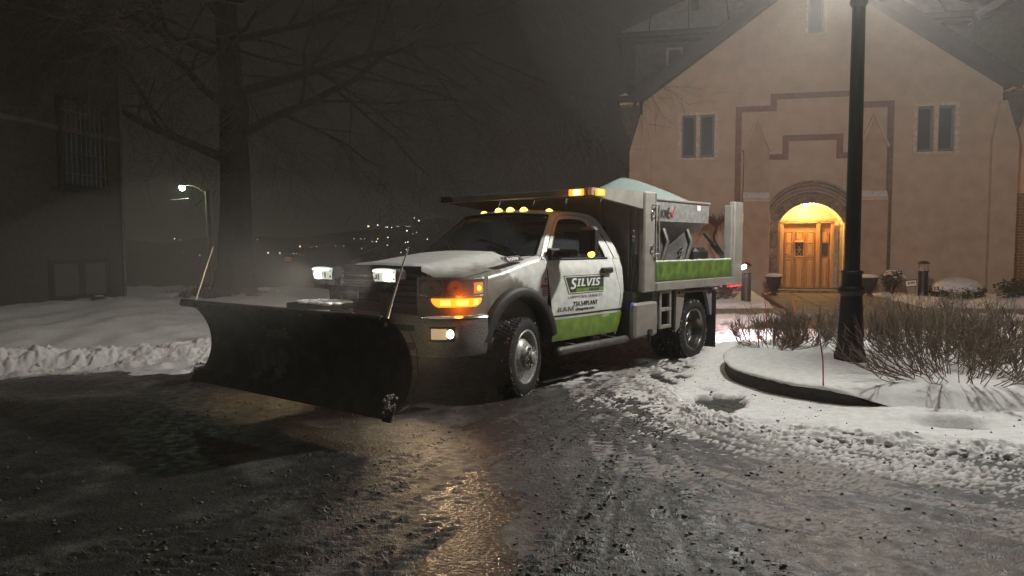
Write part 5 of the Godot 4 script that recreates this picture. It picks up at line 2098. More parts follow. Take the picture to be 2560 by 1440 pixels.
		if q[2] == 0: lamp(OmniLight3D.new(), "strobe_light", am, Vector3(q[0] - 0.06, 2.15, q[1] + 0.02), Color(1.0, 0.50, 0.10), 0.03, 0.04)

func plough(o: Node) -> void:
	var p = sub("snow_plow", o, Vector3(-2.02, 0, -0.03))
	p.rotation.y = 0.05
	# moldboard: concave sheet, thicker than a card, curling forward at top and bottom
	var curve = smooth([Vector2(-0.02, 0.235), Vector2(0.06, 0.30), Vector2(0.125, 0.42), Vector2(0.15, 0.55), Vector2(0.13, 0.70), Vector2(0.06, 0.84), Vector2(-0.05, 0.955), Vector2(-0.145, 1.01), Vector2(-0.165, 0.995)], 4)
	var front = []; var back = []
	for k in curve.size():
		var row = []; var row2 = []
		var t = (curve[mini(k + 1, curve.size() - 1)] - curve[maxi(k - 1, 0)]).normalized()
		for j in 25:
			var w = lerpf(-1.46, 1.46, j / 24.0)
			row.append(Vector3(curve[k].x, curve[k].y, w))
			row2.append(Vector3(curve[k].x + t.y * 0.012, curve[k].y - t.x * 0.012, w))
		front.append(row); back.append(row2)
	var b = MB.new()
	b.grid(front); b.grid(back, true)
	for j in [0, 24]: b.ring(front.map(func(r): return r[j]), back.map(func(r): return r[j]))
	b.ring(front[0], back[0]); b.ring(front[-1], back[-1])
	place("moldboard", b, M.plow, p)
	# end ribs
	for w in [-1.465, 1.465, -0.9, -0.3, 0.3, 0.9]:
		var poly = curve.slice(0, 30).map(func(q): return Vector2(q.x + 0.012, q.y))
		poly.append(Vector2(0.10, 0.93)); poly.append(Vector2(0.22, 0.72)); poly.append(Vector2(0.235, 0.5)); poly.append(Vector2(0.15, 0.28))
		b = MB.new()
		b.prism(poly, w - 0.006, w + 0.006)
		place("rib", b, M.plow, p)
	# cutting edge and its bolts
	b = MB.new()
	b.box(Vector3(-0.035, 0.245, 0), Vector3(0.016, 0.14, 2.9), Basis(Vector3.BACK, -0.62), 0.004)
	place("cutting_edge", b, M.plow, p)
	b = MB.new()
	b.box(Vector3(-0.05, 0.23, 1.42), Vector3(0.025, 0.13, 0.10), Basis(Vector3.BACK, -0.5), 0.01)
	b.box(Vector3(-0.05, 0.23, -1.42), Vector3(0.025, 0.13, 0.10), Basis(Vector3.BACK, -0.5), 0.01)
	place("curb_guard", b, M.plow, p)
	# rubber deflector strip clamped on the top lip
	b = MB.new()
	b.box(Vector3(-0.145, 0.985, -1.36), Vector3(0.05, 0.07, 0.26), Basis(Vector3.BACK, -0.3), 0.012)
	place("top_cap", b, M.plow, p)
	b = MB.new()
	b.tube([Vector3(-0.185, 1.0, -1.265), Vector3(-0.150, 0.975, -1.27), Vector3(-0.02, 0.91, -1.275), Vector3(0.06, 0.82, -1.28)], [0.006, 0.006, 0.006, 0.002], 5)
	place("bright_edge", b, M.alu, p)
	b = MB.new()
	for k in 9: b.cyl(Vector3(-0.115, 0.975, -1.02 + k * 0.29), Vector3(-0.135, 0.965, -1.02 + k * 0.29), 0.010, 0.010, 8)
	place("bolts", b, M.chrome, p)
	# lettering and scuffs on the face
	var rgs = RandomNumberGenerator.new()
	var on = func(q: Vector3, s0: float, y0: float):
		var y = y0 + q.y
		var x = 0.0
		for k in curve.size() - 1:
			if curve[k].y <= y and curve[k + 1].y >= y: x = lerpf(curve[k].x, curve[k + 1].x, (y - curve[k].y) / maxf(curve[k + 1].y - curve[k].y, 1e-5))
		return Vector3(x - 0.004 - q.z, y, s0 + q.x)
	for t in [["S", -0.545, 0.740, 0.105, 1.0], ["NOW", -0.385, 0.730, 0.080, 0.95], ["E", -0.235, 0.738, 0.105, 1.0]]:
		place("lettering", letters(t[0], t[3], true, func(q): return on.call(q, t[1] + 0.12, t[2] + 0.005), 0.0, t[4]), M.plow_mark, p)
	for t in [[-0.05, 0.765], [-0.05, 0.715]]:
		b = MB.new()
		b.blob(on.call(Vector3.ZERO, t[0], t[1]), Vector3(0.004, 0.014, 0.014), rgs, 0.1, 5)
		place("lettering", b, M.plow_mark, p)
	var rg = RandomNumberGenerator.new()
	rg.seed = 17
	b = MB.new()
	for k in 240:
		var t = rg.randf()
		var w = -0.74 + 0.55 * t + rg.randfn(0, 0.035)
		var y = 0.47 + 0.05 * sin(t * 9.0) + rg.randfn(0, 0.03)
		if rg.randf() < 0.4:
			w = (-0.56 if rg.randf() < 0.5 else -0.22) + rg.randfn(0, 0.03)
			y = rg.randf_range(0.27, 0.50)
		var c: Vector3 = on.call(Vector3.ZERO, w, y)
		b.blob(c, Vector3(0.004, 0.02 + 0.02 * rg.randf(), 0.02 + 0.025 * rg.randf()), rg, 0.35, 4)
	var fr = place("frozen_spray", b, M.frost, p)
	fr.set_meta("kind", "stuff")
	b = MB.new()
	for k in 60:
		var s = 0.004 + 0.010 * rg.randf()
		b.blob(Vector3(-0.05 + rg.randfn(0, 0.02), 0.19 + 0.20 * rg.randf(), 1.42 + rg.randfn(0, 0.03)), Vector3(s, s, s), rg, 0.3, 4)
	place("packed_snow", b, mat(0.40, 0.38, 0.35, 0.9), p).set_meta("kind", "stuff")
	# marker rods
	for q in [[-1.42, 0], [1.40, 1]]:
		b = MB.new()
		b.tube([Vector3(-0.06, 0.93, q[0]), Vector3(-0.02, 1.06, q[0] + 0.01), Vector3(0.05, 1.30, q[0] + 0.04), Vector3(0.13, 1.55, q[0] + 0.07)], [0.012, 0.009, 0.008, 0.006], 6)
		place("marker_rod", b, mat(0.62, 0.60, 0.50, 0.5), p)
	# push frame, tower and lamp bar
	b = MB.new()
	for s in [-0.40, 0.40]:
		b.box(Vector3(0.64, 0.42, s), Vector3(0.80, 0.12, 0.08), Basis(), 0.012)
		b.box(Vector3(0.90, 0.85, s * 0.95), Vector3(0.09, 0.78, 0.09), Basis(), 0.012)
	b.box(Vector3(0.27, 0.42, 0), Vector3(0.14, 0.14, 1.9), Basis(), 0.012)
	b.box(Vector3(0.90, 1.10, 0), Vector3(0.09, 0.09, 0.86), Basis(), 0.012)
	b.cyl(Vector3(0.24, 0.5, 0.45), Vector3(0.72, 0.5, 0.15), 0.045, 0.045, 10)
	b.cyl(Vector3(0.24, 0.5, -0.45), Vector3(0.72, 0.5, -0.15), 0.045, 0.045, 10)
	place("push_frame", b, M.plow, p)
	# snow-topped cover plate
	b = MB.new()
	b.prism([Vector2(0.25, -0.30), Vector2(0.62, -0.34), Vector2(0.72, -0.1), Vector2(0.68, 0.22), Vector2(0.45, 0.30), Vector2(0.24, 0.08)], 0.0, 0.05)
	for k in b.v.size():
		b.v[k] = Vector3(b.v[k].x, 0.965 + b.v[k].z, b.v[k].y)
		b.n[k] = Vector3(b.n[k].x, b.n[k].z, b.n[k].y)
	place("cover_plate", b, M.plow, p)
	b = MB.new()
	for k in 40:
		var a = rg.randf() * TAU
		var r = sqrt(rg.randf())
		b.blob(Vector3(0.47 + cos(a) * r * 0.19, 1.02, sin(a) * r * 0.27), Vector3(0.05, 0.018, 0.06), rg, 0.2, 5)
	place("snow", b, M.snow_plain, p).set_meta("kind", "stuff")
	b = MB.new()
	b.prism([Vector2(-0.62, 1.16), Vector2(0.62, 1.16), Vector2(0.55, 1.125), Vector2(0.16, 1.10), Vector2(-0.16, 1.10), Vector2(-0.55, 1.125)], 0.0, 0.02)
	for k in b.v.size():
		var q = b.v[k]
		b.v[k] = Vector3(0.80 + q.z * 5.0, q.y, q.x)
		b.n[k] = Vector3(b.n[k].z, b.n[k].y, b.n[k].x)
	place("lamp_bar", b, M.alu, p)
	b = MB.new()
	b.box(Vector3(0.79, 1.075, 0.02), Vector3(0.03, 0.09, 0.17), Basis(), 0.01)
	place("badge", b, M.steel_d, p)
	b = MB.new()
	b.tube(smooth([Vector3(0.68, 1.03, 0.02), Vector3(0.67, 0.99, 0.05), Vector3(0.70, 0.95, 0.06), Vector3(0.78, 0.90, 0.05)], 3), range(10).map(func(_k): return 0.008), 5)
	place("cable", b, mat(0.45, 0.12, 0.03, 0.5), p)
	for w in [-0.46, 0.46]:
		b = MB.new()
		b.box(Vector3(0.88, 1.275, w), Vector3(0.16, 0.13, 0.325), Basis(), 0.03)
		b.box(Vector3(0.89, 1.19, w), Vector3(0.05, 0.08, 0.05))
		var h = place("plow_lamp", b, M.black, p)
		b = MB.new()
		var rows = []
		for y in [-0.060, -0.054, 0.0, 0.045, 0.058]:
			var row = []
			for j in 13:
				var x = lerpf(-0.155, 0.155, j / 12.0)
				row.append(Vector3(0.795 - 0.012 * (1.0 - absf(y) / 0.066) + 0.8 * x * x, 1.275 + y + 0.012 * (1 - x * x / 0.024) * (1.0 if y > 0.0 else 0.3), w + x * (1.0 - 1.2 * maxf(0.0, -y))))
			rows.append(row)
		b.grid(rows)
		place("lamp_face", b, M.cool_soft, p)
		b = MB.new()
		b.box(Vector3(0.782, 1.318, w), Vector3(0.012, 0.020, 0.27), Basis(), 0.005)
		place("light_strip", b, glow(0.95, 1.0, 0.9, 2.0), p)
		b = MB.new()
		b.blob(Vector3(0.78, 1.262, w + (0.07 if w > 0 else -0.04)), Vector3(0.02, 0.042, 0.055), rg, 0.0, 8)
		place("lamp_bulb", b, glow(0.97, 1.0, 0.86, 22.0), p)
		b = MB.new()
		b.box(Vector3(0.778, 1.262, w + 0.075 if w < 0 else w - 0.05), Vector3(0.012, 0.055, 0.008))
		b.box(Vector3(0.778, 1.262, w + 0.03 if w < 0 else w - 0.08), Vector3(0.012, 0.045, 0.006))
		place("lens_rib", b, M.steel_d, p)
		var l = lamp(SpotLight3D.new(), "plow_beam", h, Vector3(0.74, 1.275, w), Color(1.0, 0.985, 0.93), 6.0, 0.05)
		l.spot_angle = 42.0
		l.spot_angle_attenuation = 1.0
		l.rotation = Vector3(deg_to_rad(-5.0), PI / 2, 0)

# ---------------------------------------------------------------- spreader in the truck's bed, and its load
func spreader() -> void:
	var o = thing("salt_spreader", "grey salt spreader hopper sitting in the bed of the truck", "salt spreader", TRUCK, TURN)
	var W = 0.90
	var rim = [[2.46, 4.69], [2.46, 4.69], [2.62, 4.28], [2.72, 3.98]]
	var hs = [2.175, 1.89, 1.50, 1.22]
	var ws = [W, W - 0.015, 0.50, 0.22]
	var b = MB.new()
	var loop = func(k: int, g: float):
		var x0 = rim[k][0] + g
		var x1 = rim[k][1] - g
		var w = ws[k] - g
		return [Vector3(x0, hs[k], w), Vector3(x1, hs[k], w), Vector3(x1, hs[k], -w), Vector3(x0, hs[k], -w)]
	for k in 3:
		var a = loop.call(k, 0.0)
		var c = loop.call(k + 1, 0.0)
		for i in 4: b.face([a[i], a[(i + 1) % 4], c[(i + 1) % 4], c[i]], Vector3(3.4, 1.8, 0))
		var ai = loop.call(k, 0.02)
		var ci = loop.call(k + 1, 0.02)
		for i in 4: b.face([ai[i], ci[i], ci[(i + 1) % 4], ai[(i + 1) % 4]], Vector3(3.4, 1.8, 0))
	var hp = place("hopper", b, grain(mat(0.27, 0.265, 0.25, 0.55), 1.2, M.tone, M.fine, 0.1, false), o)
	b = MB.new()
	b.box(Vector3(3.575, 2.18, W), Vector3(2.25, 0.035, 0.04), Basis(), 0.008).box(Vector3(3.575, 2.18, -W), Vector3(2.25, 0.035, 0.04), Basis(), 0.008)
	b.box(Vector3(2.46, 2.18, 0), Vector3(0.04, 0.035, W * 2 - 0.04), Basis(), 0.008).box(Vector3(4.69, 2.18, 0), Vector3(0.04, 0.035, W * 2 - 0.04), Basis(), 0.008)
	place("rim", b, M.steel, hp)
	b = MB.new()
	b.box(Vector3(4.42, 2.202, W - 0.12), Vector3(0.22, 0.02, 0.1))
	place("latch", b, M.black, hp)
	for x in [3.40, 4.11]:
		b = MB.new()
		b.tube([Vector3(x, 1.79, W - 0.07), Vector3(x, 1.61, W + 0.0), Vector3(x - 0.10, 1.32, W - 0.04)], [0.034, 0.038, 0.038], 4)
		b.face([Vector3(x, 1.78, W - 0.08), Vector3(x, 1.6, W - 0.02), Vector3(x - 0.12, 1.34, W - 0.06), Vector3(x - 0.30, 1.34, 0.42)], Vector3(0, 0, 0))
		b.face([Vector3(x + 0.02, 1.78, W - 0.08), Vector3(x + 0.02, 1.6, W - 0.02), Vector3(x - 0.10, 1.34, W - 0.06), Vector3(x - 0.28, 1.34, 0.42)], Vector3(9, 0, 0))
		var br = place("brace", b, M.steel_d, o)
		b = MB.new()
		for q in [[-0.10, 1.50], [-0.145, 1.40]]:
			var rp = []
			for k in 13: rp.append(Vector3(x + q[0] + 0.03 * cos(TAU * k / 12.0), q[1] + 0.035 * sin(TAU * k / 12.0), W - 0.10))
			b.tube(rp, rp.map(func(_p): return 0.010), 6)
		place("ring", b, M.chrome, br)
	b = MB.new()
	b.box(Vector3(4.36, 1.38, 0.80), Vector3(0.42, 0.30, 0.35), Basis(), 0.06)
	place("motor_cover", b, M.black, o)
	b = MB.new()
	b.tube([Vector3(4.72, 1.74, 0.80), Vector3(4.92, 1.60, 0.84), Vector3(4.97, 1.56, 0.85)], [0.02, 0.028, 0.03], 8)
	b.tube([Vector3(4.95, 1.58, 0.85), Vector3(5.16, 1.40, 0.90)], [0.052, 0.048], 8)
	b.tube([Vector3(5.14, 1.42, 0.89), Vector3(5.26, 1.30, 0.92)], [0.036, 0.05], 8)
	place("tarp_arm", b, M.black, o)
	for t in [["S", 3.17, 2.002, 0.150, 0.72], ["NOW", 3.305, 1.990, 0.110, 0.72], ["E", 3.435, 2.002, 0.150, 0.72]]:
		place("lettering", letters(t[0], t[3], true, func(p): return Vector3(t[1] + p.x, t[2] + p.y, W - 0.002 + p.z), 0.0, t[4]), M.ink, o)
	b = MB.new()
	b.prism([Vector2(0.0, 0.0), Vector2(0.035, 0.0), Vector2(0.06, 0.045), Vector2(0.12, 0.14), Vector2(0.10, 0.14), Vector2(0.05, 0.06)], 0.0, 0.003)
	b.prism([Vector2(-0.045, 0.05), Vector2(-0.015, 0.055), Vector2(0.07, -0.02), Vector2(0.03, -0.015)], 0.0035, 0.006)
	var lg = place("logo_stroke", b, M.red_ink, o)
	lg.position = Vector3(3.51, 1.965, W - 0.001)
	b = MB.new()
	b.box(Vector3(4.35, 2.12, W - 0.001), Vector3(0.10, 0.10, 0.004))
	var dc = place("warning_decal", b, M.white, o)
	b = MB.new()
	b.box(Vector3(4.35, 2.155, W + 0.001), Vector3(0.095, 0.02, 0.004))
	place("red_band", b, M.red_ink, dc)
	# load
	b = MB.new()
	var rows = []
	for i in 27:
		var row = []
		for j in 19:
			var x = lerpf(2.49, 4.66, i / 26.0)
			var w = lerpf(-0.87, 0.87, j / 18.0)
			var hx = sstep(2.55, 3.75, x) * sstep(4.75, 3.95, x)
			var h = 2.13 + 0.43 * hx * pow(maxf(0.0, 1.0 - absf(w) / 0.95), 0.75) + 0.014 * noise2.get_noise_2d(x * 7.0, w * 7.0)
			row.append(Vector3(x, minf(h, 2.13 + 3.0 * (0.9 - absf(w))), w))
		rows.append(row)
	b.grid(rows)
	var s = place("salt_pile", b, M.salt)
	s.position = TRUCK
	s.rotation.y = TURN
	tag(s, "heap of pale blue-green rock salt piled in the spreader hopper", "salt pile")

# ---------------------------------------------------------------- lamp post on the island
func lamp_post() -> void:
	var o = thing("lamp_post", "tall black fluted lamp post standing in the snow of the island", "lamp post", Vector3(3.93, 0.2, -8.55))
	var b = MB.new()
	b.lathe([Vector2(0, 0), Vector2(0.185, 0.0), Vector2(0.185, 0.0), Vector2(0.185, 0.10), Vector2(0.175, 0.115), Vector2(0.175, 0.115), Vector2(0.165, 0.13), Vector2(0.172, 0.15), Vector2(0.172, 0.15), Vector2(0.150, 0.19), Vector2(0.142, 0.24)], 8)
	place("base", b, M.iron, o)
	b = MB.new()
	b.lathe([Vector2(0.142, 0.24), Vector2(0.128, 0.60), Vector2(0.118, 0.78), Vector2(0.118, 0.78), Vector2(0.135, 0.80), Vector2(0.150, 0.83), Vector2(0.150, 0.86), Vector2(0.128, 0.885), Vector2(0.115, 0.90), Vector2(0.112, 0.99), Vector2(0.108, 1.03), Vector2(0.108, 1.03), Vector2(0.125, 1.045), Vector2(0.128, 1.06), Vector2(0.10, 1.075)], 16)
	place("pedestal", b, M.iron, o)
	b = MB.new()
	var rows = []
	for y in [1.07, 2.5, 4.05]:
		var row = []
		for k in 97:
			var t = TAU * (k % 96) / 96.0
			var r = lerpf(0.086, 0.070, (y - 1.07) / 3.0) * (1.0 - 0.03 * pow(0.5 + 0.5 * cos(t * 12.0), 2.0))
			row.append(Vector3(cos(t) * r, y, sin(t) * r))
		rows.append(row)
	b.grid(rows)
	place("shaft", b, M.iron, o)
	b = MB.new()
	b.lathe([Vector2(0.07, 4.05), Vector2(0.10, 4.10), Vector2(0.09, 4.15), Vector2(0.09, 4.15), Vector2(0.15, 4.20), Vector2(0.15, 4.24), Vector2(0.12, 4.26)], 16)
	place("fitter", b, M.iron, o)
	b = MB.new()
	b.lathe([Vector2(0.12, 4.26), Vector2(0.19, 4.36), Vector2(0.215, 4.48), Vector2(0.19, 4.62), Vector2(0.10, 4.70), Vector2(0.0, 4.72)], 20)
	var g = place("lamp_globe", b, glow(0.95, 1.0, 0.95, 9.0), o)
	lamp(OmniLight3D.new(), "post_light", g, Vector3(0, 4.48, 0), Color(1.0, 0.995, 0.965), 44.0, 0.16)
	b = MB.new()
	b.lathe([Vector2(0.10, 4.72), Vector2(0.14, 4.735), Vector2(0.05, 4.80), Vector2(0.02, 4.9), Vector2(0, 4.92)], 12)
	place("cap", b, M.iron, o)

# ---------------------------------------------------------------- by the church door
func at_church(u: float, z: float, y := 0.0) -> Vector3:
	return Vector3(9.21 + u * 0.97344 - z * 0.22895, y, -22.9 + u * 0.22895 + z * 0.97344)

func entrance_things() -> void:
	var rng = RandomNumberGenerator.new()
	rng.seed = 91
	# urns
	var u = thing("urn_planter", "dark urn planter capped with snow left of the lit doorway", "planter", at_church(-1.22, 1.55, 0.06), 0.3, "urn planters flanking the door")
	var b = MB.new()
	b.lathe([Vector2(0, 0), Vector2(0.17, 0), Vector2(0.17, 0), Vector2(0.16, 0.06), Vector2(0.09, 0.10), Vector2(0.075, 0.16), Vector2(0.12, 0.20), Vector2(0.18, 0.28), Vector2(0.205, 0.42), Vector2(0.215, 0.52), Vector2(0.25, 0.55), Vector2(0.25, 0.58), Vector2(0.20, 0.58)], 20)
	place("bowl", b, M.iron, u)
	for s in [-1.0, 1.0]:
		b = MB.new()
		b.tube(smooth([Vector3(0.17 * s, 0.26, 0), Vector3(0.25 * s, 0.25, 0), Vector3(0.275 * s, 0.33, 0), Vector3(0.20 * s, 0.38, 0)], 3), range(10).map(func(_k): return 0.016), 6)
		place("handle", b, M.iron, u)
	b = MB.new()
	b.lathe([Vector2(0.235, 0.58), Vector2(0.25, 0.60), Vector2(0.235, 0.635), Vector2(0.15, 0.665), Vector2(0, 0.675)], 20)
	place("snow_cap", b, M.snow_plain, u)
	copy(u, at_church(1.36, 1.6, 0.06), 1.2, "dark urn planter right of the doorway, mostly hidden by the lamp post")
	# bollard lamps (unlit)
	var bo = thing("bollard_light", "unlit black bollard lamp with glass head right of the door", "bollard light", at_church(2.62, 2.05, 0.12), 0.0, "bollard lamps by the church")
	b = MB.new()
	b.lathe([Vector2(0, 0), Vector2(0.145, 0), Vector2(0.145, 0), Vector2(0.125, 0.03), Vector2(0.125, 0.70), Vector2(0.125, 0.70), Vector2(0.14, 0.715), Vector2(0.14, 0.735), Vector2(0.0, 0.735)], 18)
	place("post", b, M.iron, bo)
	b = MB.new()
	b.lathe([Vector2(0.105, 0.735), Vector2(0.112, 0.93)], 18)
	var gl = mat(0.5, 0.46, 0.36, 0.1)
	gl.transparency = BaseMaterial3D.TRANSPARENCY_ALPHA
	gl.albedo_color.a = 0.3
	place("glass", b, gl, bo)
	b = MB.new()
	for k in 4: b.cyl(Vector3(cos(k * PI / 2 + 0.4), 0, sin(k * PI / 2 + 0.4)) * 0.112 + Vector3(0, 0.735, 0), Vector3(cos(k * PI / 2 + 0.4), 0, sin(k * PI / 2 + 0.4)) * 0.112 + Vector3(0, 0.93, 0), 0.009, 0.009, 6)
	b.cyl(Vector3(0, 0.735, 0), Vector3(0, 0.9, 0), 0.035, 0.03, 10)
	place("cage", b, M.steel_d, bo)
	b = MB.new()
	b.lathe([Vector2(0.0, 0.93), Vector2(0.155, 0.93), Vector2(0.155, 0.93), Vector2(0.155, 0.965), Vector2(0.10, 1.0), Vector2(0.0, 1.015)], 18)
	place("cap", b, M.iron, bo)
	copy(bo, at_church(-2.18, 4.1, 0.10), 0.7, "black bollard lamp half hidden behind the rear corner of the truck")
	# little yard sign
	var sg = thing("yard_sign", "small white yard sign with dark and red print beside the bollard lamp", "sign", at_church(2.33, 2.0, 0.15), -0.1)
	b = MB.new()
	b.box(Vector3(0, 0.36, 0), Vector3(0.32, 0.20, 0.02), Basis(Vector3.BACK, 0.10), 0.004)
	place("frame", b, M.black, sg)
	b = MB.new()
	b.box(Vector3(0, 0.36, 0.012), Vector3(0.28, 0.155, 0.01), Basis(Vector3.BACK, 0.10))
	place("board", b, M.white, sg)
	b = MB.new()
	b.box(Vector3(-0.06, 0.36, 0.018), Vector3(0.05, 0.05, 0.004), Basis(Vector3.BACK, 0.5))
	place("dark_print", b, M.ink_grey, sg)
	b = MB.new()
	b.box(Vector3(0.04, 0.375, 0.018), Vector3(0.11, 0.04, 0.004), Basis(Vector3.BACK, 0.10))
	place("red_print", b, M.red_ink, sg)
	b = MB.new()
	for x in [-0.12, 0.12]: b.cyl(Vector3(x, 0.0, 0), Vector3(x, 0.28, 0), 0.006, 0.006, 5)
	place("leg", b, M.black, sg)
	# shrubs
	leafy("rhododendron", "leafy bush with snow on its crown right of the doorway", at_church(2.0, 1.45, 0.12), Vector3(0.34, 0.26, 0.3), 0.46, 260, 0.05, true, rng)
	leafy("small_bush", "small dark leafy bush between the bollard lamp and the snow-capped shrub", at_church(3.05, 2.0, 0.12), Vector3(0.24, 0.2, 0.22), 0.2, 170, 0.04, false, rng)
	leafy("right_hedge", "dark spreading evergreen bush at the far right by the church corner", at_church(5.25, 1.9, 0.1), Vector3(0.95, 0.32, 0.5), 0.26, 700, 0.06, false, rng)
	leafy("corner_bush", "dark leafy bush with white snow flecks behind the truck's tail", at_church(-2.75, 4.3, 0.08), Vector3(0.38, 0.30, 0.34), 0.30, 260, 0.06, true, rng)
	# rounded shrub under a dome of snow
	var o = thing("snow_capped_shrub", "rounded evergreen shrub under a thick dome of snow", "shrub", at_church(3.38, 2.3, 0.06))
	b = MB.new()
	for k in 900:
		var a = rng.randf() * TAU
		var y = 0.05 + 0.30 * rng.randf()
		var r = (0.45 + 0.22 * sin(y * 6.0)) * (0.75 + 0.27 * rng.randf())
		leaf(b, Vector3(cos(a) * r * 1.08, y + 0.02, sin(a) * r * 0.95), 0.075, rng)
	place("foliage", b, M.leaf, o).set_meta("kind", "stuff")
	b = MB.new()
	var rows = []
	for i in 10:
		var row = []
		for j in 33:
			var t = TAU * (j % 32) / 32.0
			var p = i / 9.0
			var r = 0.64 * sin(p * PI / 2) * (1.0 + 0.05 * noise.get_noise_2d(cos(t) * 3.0, sin(t) * 3.0))
			var y = 0.30 + 0.33 * pow(cos(p * PI / 2), 0.8) - (0.05 * (0.5 + noise2.get_noise_2d(cos(t) * 4.0, sin(t) * 4.0)) if i > 7 else 0.0)
			row.append(Vector3(cos(t) * r, y, sin(t) * r * 0.85))
		rows.append(row)
	b.grid(rows)
	place("snow_cap", b, M.snow_plain, o)
	# weeping maple against the wall
	o = thing("weeping_tree", "bare weeping maple with reddish twigs against the church wall behind the truck", "tree", at_church(-2.75, 1.2, 0.1))
	b = MB.new()
	b.tube(smooth([Vector3(0.35, 0.0, 0), Vector3(0.28, 0.6, 0.05), Vector3(0.05, 1.2, 0), Vector3(-0.18, 1.65, 0.05), Vector3(-0.1, 1.95, 0.0)], 4), range(17).map(func(k): return 0.075 - 0.003 * k), 8)
	place("trunk", b, M.bark, o)
	b = MB.new()
	for k in 80:
		var a = rng.randf() * TAU
		var r = 0.35 + 0.55 * rng.randf()
		var top = Vector3(-0.1, 1.95 + 0.15 * rng.randf(), 0)
		var m = top + Vector3(cos(a) * r * 0.6, 0.22 + 0.12 * rng.randf(), sin(a) * r * 0.35)
		var e = top + Vector3(cos(a) * r * 1.2, -0.02 - 0.40 * rng.randf(), sin(a) * r * 0.5)
		b.tube(smooth([top, m, e], 4), [0.012, 0.010, 0.009, 0.008, 0.007, 0.006, 0.005, 0.004, 0.003], 3, false)
	place("twigs", b, mat(0.13, 0.05, 0.03, 0.9), o).set_meta("kind", "stuff")

func leaf(b: MB, at: Vector3, s: float, rng: RandomNumberGenerator) -> void:
	var d = Vector3(rng.randfn(), rng.randfn() * 0.6 + 0.2, rng.randfn()).normalized()
	var e = d.cross(Vector3(rng.randfn(), rng.randfn(), rng.randfn())).normalized()
	s *= 0.7 + 0.6 * rng.randf()
	var m = at + d * s * 0.5
	b.tri(at, m + e * s * 0.28, m - e * s * 0.28)
	b.tri(m + e * s * 0.28, at + d * s, m - e * s * 0.28)

func leafy(called: String, label: String, at: Vector3, size: Vector3, up: float, n: int, ls: float, snowy: bool, rng: RandomNumberGenerator) -> void:
	var o = thing(called, label, "bush", at)
	var b = MB.new()
	for k in 7:
		var a = rng.randf() * TAU
		b.tube([Vector3(0, 0, 0), Vector3(cos(a) * size.x * 0.3, up * 0.6, sin(a) * size.z * 0.3), Vector3(cos(a) * size.x * 0.75, up + size.y * 0.3 * rng.randf(), sin(a) * size.z * 0.75)], [0.02, 0.014, 0.006], 4, false)
	place("stems", b, M.bark, o)
	b = MB.new()
	for k in n * 2:
		var d = Vector3(rng.randfn(), rng.randfn(), rng.randfn()).normalized() * pow(rng.randf(), 0.4)
		leaf(b, Vector3(d.x * size.x, up + d.y * size.y, d.z * size.z), ls * 1.5, rng)
	place("leaves", b, M.leaf, o).set_meta("kind", "stuff")
	if snowy:
		b = MB.new()
		for k in 26:
			var d = Vector3(rng.randfn(), absf(rng.randfn()) + 0.5, rng.randfn()).normalized()
			b.blob(Vector3(d.x * size.x * 0.9, up + d.y * size.y * 0.98, d.z * size.z * 0.9), Vector3(0.05, 0.028, 0.05) * (0.6 + 0.7 * rng.randf()), rng, 0.3, 5)
		place("snow", b, M.snow_plain, o).set_meta("kind", "stuff")

# ---------------------------------------------------------------- bare hedge shrubs and stakes on the island
func twiggy(size: Vector3, stems: int, sd: int) -> Array:
	var rng = RandomNumberGenerator.new()
	rng.seed = sd
	var main = MB.new()
	var fine = MB.new()
	for k in stems:
		var a = rng.randf() * TAU
		var lean = pow(rng.randf(), 0.7)
		var h = size.y * (0.45 + 0.6 * rng.randf()) * (1.0 - 0.45 * lean * lean)
		var foot = Vector3(cos(a) * size.x * 0.55 * sqrt(rng.randf()), 0, sin(a) * size.z * 0.55 * sqrt(rng.randf()))
		var tip = foot + Vector3(cos(a) * size.x * lean * 0.75, h, sin(a) * size.z * lean * 0.75)
		var mid = foot.lerp(tip, 0.5) + Vector3(cos(a) * 0.10 * lean, -0.04, sin(a) * 0.10 * lean) + Vector3(rng.randfn(), rng.randfn() * 0.5, rng.randfn()) * 0.03
		var path = smooth([foot, mid, tip], 4)
		main.tube(path, [0.0055, 0.005, 0.0047, 0.0044, 0.004, 0.0036, 0.003, 0.0026, 0.002], 3, false)
		for j in 13:
			var i = rng.randi_range(3, 8)
			var d = (path[i] - path[maxi(i - 1, 0)]).normalized()
			var s = (d + Vector3(rng.randfn(), absf(rng.randfn()) * 0.5 + 0.1, rng.randfn()) * 0.55).normalized()
			var l = 0.07 + 0.15 * rng.randf()
			var p0: Vector3 = path[i]
			var p1 = p0 + s * l * 0.5 + Vector3(rng.randfn(), rng.randfn(), rng.randfn()) * 0.012
			var p2 = p1 + (s + Vector3(0, 0.35, 0)).normalized() * l * 0.6
			fine.tube([p0, p1, p2], [0.0038, 0.0032, 0.0022], 3, false)
			if rng.randf() < 0.6:
				var q = p1 + (s + Vector3(rng.randfn(), 0.4, rng.randfn()) * 0.7).normalized() * l * 0.45
				fine.tube([p1, q], [0.003, 0.002], 3, false)
	return [main.mesh(), fine.mesh()]

